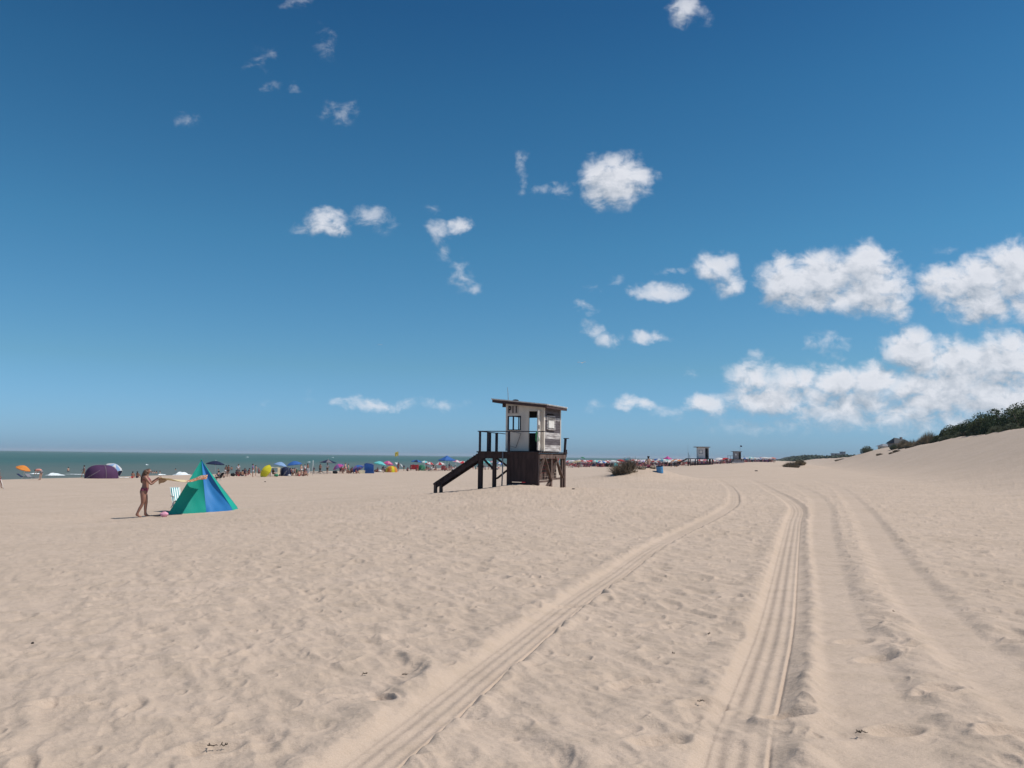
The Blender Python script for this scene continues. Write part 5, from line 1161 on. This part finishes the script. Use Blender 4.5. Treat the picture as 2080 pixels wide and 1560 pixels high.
for i in range(26):
    px = 1152 + (i + rr.random()) / 26 * 260
    lounger(P(px, 222 + rr.random() * 30), rr.random() * 360, rr.choice(['brick', 'navy', 'maroon', 'white']), 'one of the tiny beach seats before the far umbrellas right of the big hut', 'seats of the packed far row', 'metal')
person(P(1317, 58.5), 'sit', 100, 1.62, 1, 'dark', 'bikini_top:brick', 'briefs:maroon', 'person with dark hair sitting on top of the dune mound, seen from behind')
person(P(1363, 200), 'stand', 90, 1.6, 0, 'dark', None, 'navy', 'person standing alone in front of the crowd below the crimson gazebo')
person(P(1374, 190), 'sit', 180, 1.6, 2, 'dark', 'orange', 'orange', 'person in orange sitting left of the ramp of the second watch tower')

# ================================================================== blue barrel
br = empty('barrel', P(1340.5, 57.5)); tag(br, 'blue plastic barrel standing tilted in the sand right of the dune mound', 'barrel'); br.rotation_euler = (R(3), R(-5), 0); br.location.z -= .08; br.scale = (.80, .80, .85)
bm = mat('blue_barrel_plastic', (.07, .27, .52), .45, col2=(.05, .2, .42), scale=4, spec=.5)
prof = [(0, .28), (.03, .30), (.18, .305), (.2, .32), (.22, .305), (.42, .305), (.44, .32), (.46, .305), (.64, .30)]
mb = MB(); n = 24
mb.grid(lambda a, b: (np.interp(b * .64, [p[0] for p in prof], [p[1] for p in prof]) * math.cos(a * 2 * math.pi), np.interp(b * .64, [p[0] for p in prof], [p[1] for p in prof]) * math.sin(a * 2 * math.pi), b * .64), n, 26)
mb.build('drum', bm, br, True); f = MB(); f.tube([(0, 0, .60), (0, 0, .66)], .315, 24, cap=False); f.build('rim', M['black'], br, True); MB().tube([(0, 0, .54), (0, 0, .56)], .29, 24).build('contents', M['black'], br)

# ================================================================== other watch towers
def tower(loc, rz, s, label, walls, wood, sunny=True, skirt=False, name='lifeguard_tower', flag=False, poles=True):
    root = empty(name, loc, R(rz)); tag(root, label, 'lifeguard tower')
    B = lambda *a: MB().box(*[v * s for v in a])
    W_, Dp, H0, H1 = 2.0, 2.0, 1.25, 3.35
    f = MB(); 
    def wg(holes, ya, yb, m): mb = MB(); wallgrid(mb, -W_/2*s, W_/2*s, H0*s, lambda x_: H1*s - .04 * x_, [tuple(v*s for v in h) for h in holes], ya*s, yb*s); return mb
    wg([(-.8, -.2, H0 + .95, H0 + 1.55), (.3, .95, H0, H0 + 1.95)], -Dp/2, -Dp/2 + .05, None).build('front_wall', walls, root)
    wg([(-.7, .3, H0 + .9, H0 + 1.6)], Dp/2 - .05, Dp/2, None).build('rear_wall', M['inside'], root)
    B(-W_/2, -W_/2 + .05, -Dp/2 + .05, Dp/2 - .05, H0, H1 - .02).build('side_wall', walls, root); B(W_/2 - .05, W_/2, -Dp/2 + .05, Dp/2 - .05, H0, H1 - .06).build('side_wall', walls, root)
    fr = B(-.86, -.80, -Dp/2 - .03, -Dp/2 - .002, H0 + .9, H0 + 1.6); fr.box(-.2*s, -.14*s, (-Dp/2 - .03)*s, (-Dp/2 - .002)*s, (H0 + .9)*s, (H0 + 1.6)*s); fr.box(-.8*s, -.2*s, (-Dp/2 - .03)*s, (-Dp/2-.002)*s, (H0 + 1.55)*s, (H0 + 1.62)*s); fr.box(-.8*s, -.2*s, (-Dp/2 - .03)*s, (-Dp/2-.002)*s, (H0 + .88)*s, (H0 + .95)*s); fr.build('window_frame', M['rail_wood'], root)
    B(-.78, -.22, -Dp/2 + .01, -Dp/2 + .02, H0 + .97, H0 + 1.53).build('shutter', M['white_paint'], root)
    B(-W_/2 - .55, W_/2 + .25, -Dp/2 - .3, Dp/2 + .2, H1 + .02, H1 + .11).build('roof', M['fascia'], root); B(-W_/2 - .57, W_/2 + .27, -Dp/2 - .32, Dp/2 + .22, H1 + .115, H1 + .15).build('roof_sheet', M['roof_sheet'], root)
    B(-3.1, 1.75, -Dp/2 - .55, Dp/2 + .2, H0 - .16, H0 - .002).build('deck', wood, root)
    for x in (-2.6, -1.25, 1.0, 1.6):
        for y in (-Dp/2 - .4, Dp/2): B(x - .09, x + .09, y - .09, y + .09, -.3, H0 - .165).build('leg', wood, root)
    B(-2.5, 1.5, -Dp/2 - .1, -Dp/2 + .1, .0, .28).build('ground_beam', wood, root)
    rp = MB(); 
    for y in (-.9, -.3): rp.bar((-3.1 * s, y * s, (H0 - .12) * s), (-5.0 * s, y * s, .25 * s), .08 * s, .2 * s)
    r_ = rp.build('ramp', wood, root); f = MB()
    for k in range(9): q = k / 8; f.bar(((-3.1 - 1.9 * q) * s, -.95 * s, (H0 - .03 - (H0 - .33) * q) * s), ((-3.1 - 1.9 * q) * s, -.25 * s, (H0 - .03 - (H0 - .33) * q) * s), .16 * s, .04 * s)
    f.build('tread', wood, r_)
    for y in (-.9, -.3): MB().box(-5.08*s, -4.92*s, (y-.07)*s, (y+.07)*s, -.35*s, .35*s).build('ramp_foot', M['brown_wood'], r_)
    if poles:
        for x, hh in ((-2.95, 1.1), (-2.7, .7)): MB().tube([(x*s, (-Dp/2-.5)*s, H0*s), (x*s, (-Dp/2-.5)*s, (H0+hh)*s)], .035*s, 6).build('rail_post', M['rail_wood'], root)
        MB().tube([(-2.8*s, 0, H0*s), (-2.82*s, 0, (H0+2.7)*s)], .014*s, 5).build('mast', M['metal'], root)
    if skirt:
        mb = MB(); mb.add([(-1.9*s,-1.6*s,0),(1.9*s,-1.6*s,0),(1.9*s,1.4*s,0),(-1.9*s,1.4*s,0),(-1.2*s,-1.35*s,(H0-.17)*s),(1.2*s,-1.35*s,(H0-.17)*s),(1.2*s,1.2*s,(H0-.17)*s),(-1.2*s,1.2*s,(H0-.17)*s)],[(0,3,2,1),(4,5,6,7),(0,1,5,4),(1,2,6,5),(2,3,7,6),(3,0,4,7)]); mb.build('skirt', walls, root)
        f = MB()
        for x in (-3.0, -2.2, 1.7): MB().bar((x*s, -1.5*s, H0*s), (x*s, -1.5*s, (H0+.9)*s), .08*s).build('rail_post', wood, root)
        f.bar((-3.05*s, -1.5*s, (H0+.9)*s), (-1.1*s, -1.5*s, (H0+.9)*s), .07*s); f.build('handrail', wood, root)
    if flag:
        MB().tube([(.95*s, 0, H1*s), (.95*s, 0, (H1 + 1.9)*s)], .03*s, 5).build('flagpole', M['metal'], root)
        mb = MB(); mb.grid(lambda a, b: ((.97 + .55 * a)*s, .05 * math.sin(a * 6), (H1 + 1.9 - .4 * b - .1 * a)*s), 8, 4); mb.build('flag', CL['navy'], root, True)
    return root
tower(P(1427.5, 152), -4, 1.0, 'second watch tower with white cabin on a dark deck, right of the crimson gazebo', mat('offwhite_boards', (.72, .71, .70), .8, col2=(.58, .57, .56), scale=2, stretch=(.5, .5, 4)), M['dark_wood'])
tower(P(1497, 262), -4, 1.12, 'farthest small grey watch tower with a flag on its roof', mat('grey_weathered_cabin', (.40, .37, .37), .85, col2=(.28, .26, .265), scale=2, stretch=(.5, .5, 4)), M['brown_wood'], skirt=True, flag=True, poles=False)

# ================================================================== dune plants
LEAF = {}
def leafmat(n, a, b_, c, sc=1.3): 
    m = mat(n, a, .75, col2=b_, scale=sc, trans=.25, spec=.25); LEAF[n] = m; return m
leafmat('dark_green_leaves', (.055, .085, .028), (.022, .040, .016), 0); leafmat('olive_leaves', (.095, .110, .045), (.045, .06, .025), 0); leafmat('dry_grass_blades', (.30, .235, .145), (.13, .10, .065), 0, 2.2); leafmat('grey_twigs', (.25, .195, .135), (.12, .09, .062), 0, 3); leafmat('grey_green_leaves', (.14, .15, .085), (.07, .08, .045), 0)
def crown_mesh(name, n, rx, ry, rz_, leaf, m, seed, lumps=7, flat=.0):
    r = np.random.default_rng(seed)
    lc = r.normal(size=(lumps, 3)); lc /= np.linalg.norm(lc, axis=1)[:, None]; lc[:, 2] = np.abs(lc[:, 2]) * .9; lr = .38 + .22 * r.random(lumps); lc *= (.62 + .1 * r.random((lumps, 1)))
    k = r.integers(0, lumps, n); d = r.normal(size=(n, 3)); d /= np.linalg.norm(d, axis=1)[:, None]; rad_ = r.random(n) ** .28
    p = lc[k] + d * (lr[k] * rad_)[:, None]; p[:, 2] = np.abs(p[:, 2]); p *= np.array([rx, ry, rz_])
    # leaf quads
    a = r.normal(size=(n, 3)); a /= np.linalg.norm(a, axis=1)[:, None]; b = np.cross(a, r.normal(size=(n, 3))); b /= np.linalg.norm(b, axis=1)[:, None]
    s = leaf * (.6 + .8 * r.random(n))[:, None]; vs = np.stack([p - a * s, p + b * s * .45, p + a * s, p - b * s * .45], 1).reshape(-1, 3)
    fs = np.arange(n * 4).reshape(-1, 4); me = bpy.data.meshes.new(name); me.from_pydata(vs.tolist(), [], fs.tolist()); me.materials.append(m); return me
def shrub(px, Y, w, h, m, seed, label, n=4200, leaf=.13, group=None, name='shrub', depth=None, sink=.3):
    p = P(px, Y); root = empty(name, p); root.location.z -= sink
    link('crown', crown_mesh('crown', n, w / 2, (depth or w) / 2, h, leaf, LEAF[m], seed), root)
    f = MB(); r_ = random.Random(seed)
    for k in range(6): a = r_.random() * 6.28; f.tube([(0, 0, -.1), (.15 * w * math.cos(a), .15 * w * math.sin(a), h * .35), (.32 * w * math.cos(a), .32 * w * math.sin(a), h * .7)], [.06, .04, .015], 5)
    f.build('stems', M['brown_wood'], root); tag(root, label, 'shrub', group); return root
def top_h(px, py, Y): return EYE - (py - horizon(px)) / F * Y  # height of a photo pixel at depth Y
def tuft_mesh(n, h, sp, lean, m, seed, wid=.012):
    r = np.random.default_rng(seed); vs = []; fs = []
    for k in range(n):
        a = r.random() * 2 * np.pi; q = r.random() ** .5; x, y = math.cos(a) * q * sp * .42, math.sin(a) * q * sp * .42
        hh = h * (.55 + .5 * r.random()) * (1 - .55 * q * q); ox = math.cos(a) * q * sp * .16 + lean * hh * .8 + r.normal() * .05 * sp; oy = math.sin(a) * q * sp * .16 + r.normal() * .05 * sp; t_ = r.random() * 3.14; dx, dy = math.cos(t_) * wid, math.sin(t_) * wid; i = len(vs)
        drop = .25 * r.random() * hh * q
        vs += [(x - dx, y - dy, -.05), (x + dx, y + dy, -.05), (x + ox * .45 + dx * .8, y + oy * .45 + dy * .8, hh * .6), (x + ox * .45 - dx * .8, y + oy * .45 - dy * .8, hh * .6), (x + ox, y + oy, hh - drop)]
        fs += [(i, i + 1, i + 2, i + 3), (i + 3, i + 2, i + 4)]
    me = bpy.data.meshes.new('blades'); me.from_pydata(vs, [], fs); me.materials.append(LEAF[m]); return me
def tuft(px, Y, w, h, m, seed, label, n=700, lean=0, group=None, wid=.02, name='dune_grass', sink=.05):
    p = P(px, Y); root = empty(name, p); root.location.z -= sink; link('blades', tuft_mesh(n, h, w, lean, m, seed, wid), root)
    f = MB(); f.ball((0, 0, .02), (w * .36, w * .36, h * .34), 12, 6, fn=lambda q: Vector((q.x * (1 + .2 * math.sin(q.z * 20 + q.x * 6)), q.y, q.z))); f.build('root_mat', LEAF['grey_twigs'], root, True); tag(root, label, 'dune grass', group); return root
# leaning bush on the mound by the hut
p_ = P(1262, 57); bu = empty('dune_bush', (p_.x, p_.y, p_.z - .08)); bu.scale = (1.0, 1.0, 1.28); tag(bu, 'dry leaning bush on the left end of the sand mound right of the big hut', 'bush')
r = random.Random(3); f = MB(); fl2 = MB()
for k in range(330):
    t_ = r.random(); bx = -.55 + 1.45 * t_; bz = -.05 + .42 * t_; by = (r.random() - .5) * .9; ln = (.42 + .42 * r.random()) * (1 - .22 * abs(t_ - .55)); ang_ = R(118 - 38 * t_ + r.gauss(0, 14)); tip_ = (bx + math.cos(ang_) * ln, by + r.gauss(0, .15), bz + math.sin(ang_) * ln)
    f.tube([(bx, by, bz - .05), ((bx + tip_[0]) / 2 + .03, (by + tip_[1]) / 2, (bz + tip_[2]) / 2 + .02), tip_], [.012, .009, .004], 3, cap=False)
for k in range(14): # stray stalks at the left
    f.tube([(-.5, 0, .1), (-.85 - .3 * r.random(), 0, .15 + .3 * r.random())], [.008, .003], 3, cap=False)
f.build('twigs', LEAF['grey_twigs'], bu)
link('foliage', crown_mesh('foliage', 2600, .85, .5, .62, .045, LEAF['grey_twigs'], 17), bu).location = (.28, 0, .12)
for i, (px, Y, w, h) in enumerate(((1292, 58.5, .6, .30), (1303, 58, .7, .35), (1325, 58.5, .6, .30), (1337, 59, .45, .2), (1362, 62, .5, .15))):
    tuft(px, Y, w, h, 'grey_twigs', 30 + i, ['wispy dry tuft on the mound just right of the leaning bush', 'wispy dry tuft on the mound left of the sitting person', 'wispy dry tuft on the mound right beside the sitting person', 'small dry tuft on the right slope of the mound', 'tiny dry tuft on the sand right of the blue barrel'][i], 120, .25, wid=.008)
# brush heap further along
tuft(1607, 149, 3.0, 1.35, 'grey_twigs', 51, 'left one of two brown brush heaps on a sand mound right of the far towers', 1500, -.1, wid=.03)
tuft(1624, 152, 2.2, 1.25, 'dry_grass_blades', 52, 'right one of two brown brush heaps on a sand mound right of the far towers', 1100, .2, wid=.03)
tuft(1712, 205, 4.0, 1.0, 'grey_twigs', 53, 'low brown brush lying on the sand left of the round dune bush', 900, .3, wid=.04)
shrub(1760, 190, 3.2, 1.9, 'grey_green_leaves', 61, 'round grey green bush alone on its sand hump, leftmost on the dune', 3500, .10, name='dune_bush')
shrub(1789, 215, 4.2, 1.7, 'grey_green_leaves', 62, 'low grey bush in front of the dark roofed house, left of it', 3000, .12, name='dune_bush')
spec = [(1818, 178, 2.2, .9, 'grey_green_leaves', 'pale tuft below the left end of the dark roofed house'), (1836, 172, 2.6, 1.5, 'dry_grass_blades', 'pale round tuft in front of the middle of the dark roofed house'), (1855, 165, 3.4, 1.4, 'dry_grass_blades', 'brownish tuft at the right end of the dark roofed house'), (1787, 170, 1.5, .5, 'grey_twigs', 'tiny brown tuft low on the slope below the house'),
        (1822, 150, 1.5, .45, 'grey_twigs', 'brown tuft low on the slope, middle of the row below the house'), (1812, 148, 1.2, .35, 'grey_twigs', 'smaller brown tuft low on the slope left of its twin'), (1872, 158, 2.6, 1.4, 'grey_twigs', 'brown wiry tuft left of the first tall green shrub'), (1887, 152, 3.6, 2.1, 'dry_grass_blades', 'large straw coloured tuft just left of the tall green shrubs'), (1860, 152, 1.3, .4, 'grey_twigs', 'tiny brown tuft on the slope under the dark roofed house, rightmost')]
for i, (px, Y, w, h, m_, lb) in enumerate(spec): tuft(px, Y, w, h * (1.55 if w > 2 else 1.25), m_, 70 + i, lb, 900 if w > 1.6 else 350, .15, wid=.035)
# tall green shrubs behind the crest
sh = [(1905, 150, 888, 3.6, 'grey_green_leaves', 'pale green shrub, first and lowest of the tall dune shrubs from the left'), (1921, 143, 880, 4.2, 'olive_leaves', 'second tall dune shrub from the left, rounded'), (1938, 137, 866, 4.6, 'olive_leaves', 'third tall dune shrub from the left, olive green'), (1955, 131, 858, 5.0, 'olive_leaves', 'fourth tall dune shrub from the left, spreading'), (1975, 125, 850, 5.0, 'dark_green_leaves', 'fifth tall dune shrub from the left, dark'), (1995, 118, 845, 5.2, 'dark_green_leaves', 'sixth tall dune shrub from the left, dark and dense'), (2015, 112, 838, 5.4, 'olive_leaves', 'seventh tall dune shrub from the left, lighter green top'), (2036, 107, 832, 5.2, 'dark_green_leaves', 'eighth tall dune shrub from the left, very dark'), (2056, 102, 819, 5.2, 'dark_green_leaves', 'highest dune shrub near the right edge of the photo'), (2082, 98, 818, 6.0, 'olive_leaves', 'dune shrub cut by the right edge of the photo'), (2120, 95, 812, 7.0, 'dark_green_leaves', 'dune shrub just beyond the right edge')]
for i, (px, Y, py, w, m_, lb) in enumerate(sh):
    g_ = gz(HX(px, Y), Y); h = max(1.2, top_h(px, py, Y) - g_ + .3)
    if px < 2100: shrub(px, Y, w, h, m_, 90 + i, lb, 6500, .13, name='dune_shrub', group='tall shrubs along the dune crest')
for i, (px, Y, w, h) in enumerate(((1965, 118, 3.2, 1.3), (1990, 112, 2.6, 1.0), (2030, 100, 3.0, 1.2), (2062, 94, 3.0, 1.1), (1930, 128, 3.0, 1.1))):
    shrub(px, Y, w, h, 'grey_green_leaves', 120 + i, 'low grey green undergrowth along the foot of the tall dune shrubs', 2200, .10, group='undergrowth along the dune crest', name='low_shrub')
# far wooded dune: one mass
r_ = np.random.default_rng(9); n = 26000; v = 620 + 2600 * r_.random(n) ** 1.3; u = 12 + 110 * r_.random(n) - .022 * (v - 620) * r_.random(n); XX = u * CA + v * SA; YY = -u * SA + v * CA
gg = ground(XX, YY); hh = (2.6 + 3.2 * perlin(v / 75, u / 45, 5) * 1.6 + .0012 * (v - 620)) * r_.random(n) ** .5 * np.clip((u + 6) / 40, .25, 1); pz_ = gg + np.maximum(hh, .2)
a = r_.normal(size=(n, 3)); a /= np.linalg.norm(a, axis=1)[:, None]; b_ = np.cross(a, r_.normal(size=(n, 3))); b_ /= np.linalg.norm(b_, axis=1)[:, None]; s_ = (.9 + .8 * r_.random(n))[:, None] * (v[:, None] / 700) ** .5
pp = np.stack([XX, YY, pz_], 1); vs = np.stack([pp - a * s_, pp + b_ * s_ * .6, pp + a * s_, pp - b_ * s_ * .6], 1).reshape(-1, 3); wm = bpy.data.meshes.new('woodland'); wm.from_pydata(vs.tolist(), [], np.arange(n * 4).reshape(-1, 4).tolist()); wm.materials.append(mat('far_woodland_leaves', (.06, .08, .045), .8, col2=(.03, .045, .025), scale=.05))
tag(link('woodland', wm), 'far strip of dark wooded dunes along the horizon', 'woodland', kind='stuff')

# ================================================================== house behind the dune, far blocks
def house(px, Y, w, topy, label, wallm, roofm, pitch=.9, name='beach_house'):
    p = P(px, Y); zt = top_h(px, topy, Y) - p.z; root = empty(name, (p.x, p.y, p.z - .3), R(8)); he = zt + .3 - pitch; d = w * .7
    MB().box(-w/2, w/2, -d/2, d/2, 0, he).build('wall', wallm, root)
    mb = MB(); o_ = .5; mb.add([(-w/2-o_, -d/2-o_, he), (w/2+o_, -d/2-o_, he), (w/2+o_, d/2+o_, he), (-w/2-o_, d/2+o_, he), (-w*.30, 0, he+pitch), (w*.40, 0, he+pitch*.72)], [(0,1,5,4), (1,2,5), (2,3,4,5), (3,0,4), (0,3,2,1)]); rf = mb.build('roof', roofm, root)
    MB().box(w*.1, w*.1+.5, -.25, .25, he + pitch*.4, he + pitch * 1.1).build('chimney', wallm, rf)
    for x in (-w*.3, w*.05, w*.3):
        wo_ = MB().box(x - .55, x + .55, -d/2 - .03, -d/2 - .002, he*.35, he*.8).build('window', M['white_paint'], root); MB().box(x - .47, x + .47, -d/2 - .045, -d/2 - .032, he*.38, he*.77).build('pane', M['glass'], wo_)
    tag(root, label, 'house'); return root
house(1827, 215, 4.4, 889.5, 'beach house with a dark roof rising behind the dune grass', mat('house_wall', (.30, .27, .26), .85), mat('dark_roof_tiles', (.022, .026, .035), .7, scale=20), 1.6)
house(1801, 225, 3.6, 902, 'small pale outbuilding left of the dark roofed beach house', mat('pale_wall', (.6, .58, .55), .85), mat('grey_roof', (.22, .22, .24), .7), .7, 'outbuilding')
for px, py, w, lb in ((1699, 922, 9, 'far pale block on the wooded horizon, left one'), (1712, 918.5, 3.2, 'far narrow tower block on the wooded horizon')):
    Y = 900; p = P(px, Y); zt = top_h(px, py, Y) - p.z; root = empty('apartment_block', p); MB().box(-w/2, w/2, -4, 4, -1, zt).build('wall', mat('far_block_wall', (.34, .33, .34), .9), root); MB().box(-w/2-.3, w/2+.3, -4.3, 4.3, zt + .002, zt + .5).build('roof', mat('far_block_roof', (.2, .2, .22), .9), root); tag(root, lb, 'building')

# ================================================================== litter on the sand, birds
def stone(px, py, s, label, col=(.03, .028, .028), name='stone', flat=.6):
    p = hit(px, py); Y_ = p.y; r_ = random.Random(int(px)); mb = MB(); ph = r_.random() * 6
    mb.ball((0, 0, s * flat * .6), (s, s * .8, s * flat), 12, 8, fn=lambda q: q * (1 + .18 * math.sin(q.x / s * 3 + ph) * math.cos(q.y / s * 4 + ph))); o = mb.build(name, mat('dark_wet_stone' if col[0] < .1 else name + '_m', col, .8), None, True); o.location = p; tag(o, label, name.replace('_', ' ')); return o
stone(538.5, 979, .075, 'small dark lump on the open sand right of the shelter'); stone(779, 959.5, .13, 'small dark lump on the sand below the blue pop-up shelter', name='stone'); stone(66, 1307, .014, 'tiny dark pebble alone on the sand at the far left')
stone(1536, 957, .19, 'dark lump on the sand below the farthest grey watch tower', flat=.35)
stone(1165, 994, .07, 'small dark lump right of the big hut', flat=.35)
def weed(px, py, s, label, seed):
    p = hit(px, py); r_ = random.Random(seed); f = MB(); a = r_.random() * 1.2 - .4; x = y = 0
    pts = [(-s, 0, .012)]
    for k in range(6): pts.append((-s + 2 * s * (k + 1) / 6, s * .25 * r_.gauss(0, 1), .010 + .010 * r_.random()))
    f.tube(pts, [.002, .0028, .003, .0025, .003, .002, .0015], 5)
    for k in range(9): b_ = pts[r_.randrange(1, 6)]; f.tube([b_, (b_[0] + r_.gauss(0, s * .25), b_[1] + r_.gauss(0, s * .3), b_[2] + .012 * r_.random())], [.003, .0015], 4)
    o = f.build('twig', mat('dry_weed', (.085, .065, .048), .9, scale=40), None, True); o.location = (p.x, p.y, p.z + .0); o.rotation_euler = (0, 0, a); tag(o, label, 'twig')
weed(430, 1519, 0.028, 'dark dry twig lying on the sand at the bottom left', 1); weed(455, 1518, 0.020, 'dark dry twig just right of another at the bottom left', 9); weed(740, 1372, 0.022, 'dark dry twig on the sand left of the left tyre track, left one', 2); weed(822, 1374, 0.022, 'dark dry twig on the sand left of the left tyre track, right one', 3)
weed(1424, 1428, 0.026, 'thin dark twig on the sand between the two tyre tracks', 4); weed(1748, 1492, 0.039, 'long dark twig on the sand right of the middle tyre track', 5); weed(1440, 1290, 0.014, 'tiny twig between the tyre tracks, higher up', 6); weed(1368, 1330, 0.011, 'tiny dark twig between the tyre tracks, left of the others', 7); weed(1815, 1245, 0.011, 'tiny dark twig on the sand between the two right tracks', 8)
def gull(px, py, Y, span, label, rz):
    d = ray(px, py); p = Vector((0, 0, EYE)) + d * (Y / d.y); root = link('gull', skin_mesh('gull', dict(a=((0,0,0),.05*span), b=((.16*span,0,.01),.045*span), c=((.27*span,0,.02),.03*span), d=((-.2*span,0,.0),.02*span)), [('a','b'),('b','c'),('a','d')], 1, M['white_paint'])); root.location = p; root.rotation_euler = (0, 0, R(rz))
    for s in (-1, 1):
        mb = MB(); mb.grid(lambda a, b: ((.08 - .13 * b - .10 * a * a) * span, s * (.03 + .5 * a) * span, (.10 * math.sin(a * 2.6) + .004 * b) * span), 10, 3); o = mb.build('wing', M['white_paint'], root, True); sd_ = o.modifiers.new('t', 'SOLIDIFY'); sd_.thickness = .01
    tag(root, label, 'bird')
gull(1182, 737, 95, 1.0, 'white gull gliding above the big hut to its right', 70); gull(772, 700.5, 160, .9, 'tiny distant bird high above the sea', 95)

# ================================================================== the hazy sea air
hb = MB().box(-7800, 7800, -1500, 7900, -62, 14).build('haze', [], None); hb.data.materials.clear()
hm_ = bpy.data.materials.new('haze_air'); hm_.use_nodes = True; t = hm_.node_tree; t.nodes.clear(); o_ = t.nodes.new('ShaderNodeOutputMaterial'); pv = t.nodes.new('ShaderNodeVolumePrincipled')
pv.inputs['Color'].default_value = (.80, .88, .97, 1); pv.inputs['Density'].default_value = .00013; pv.inputs['Anisotropy'].default_value = 0.0
t.links.new(pv.outputs[0], o_.inputs['Volume']); hb.data.materials.append(hm_); tag(hb, kind='stuff')
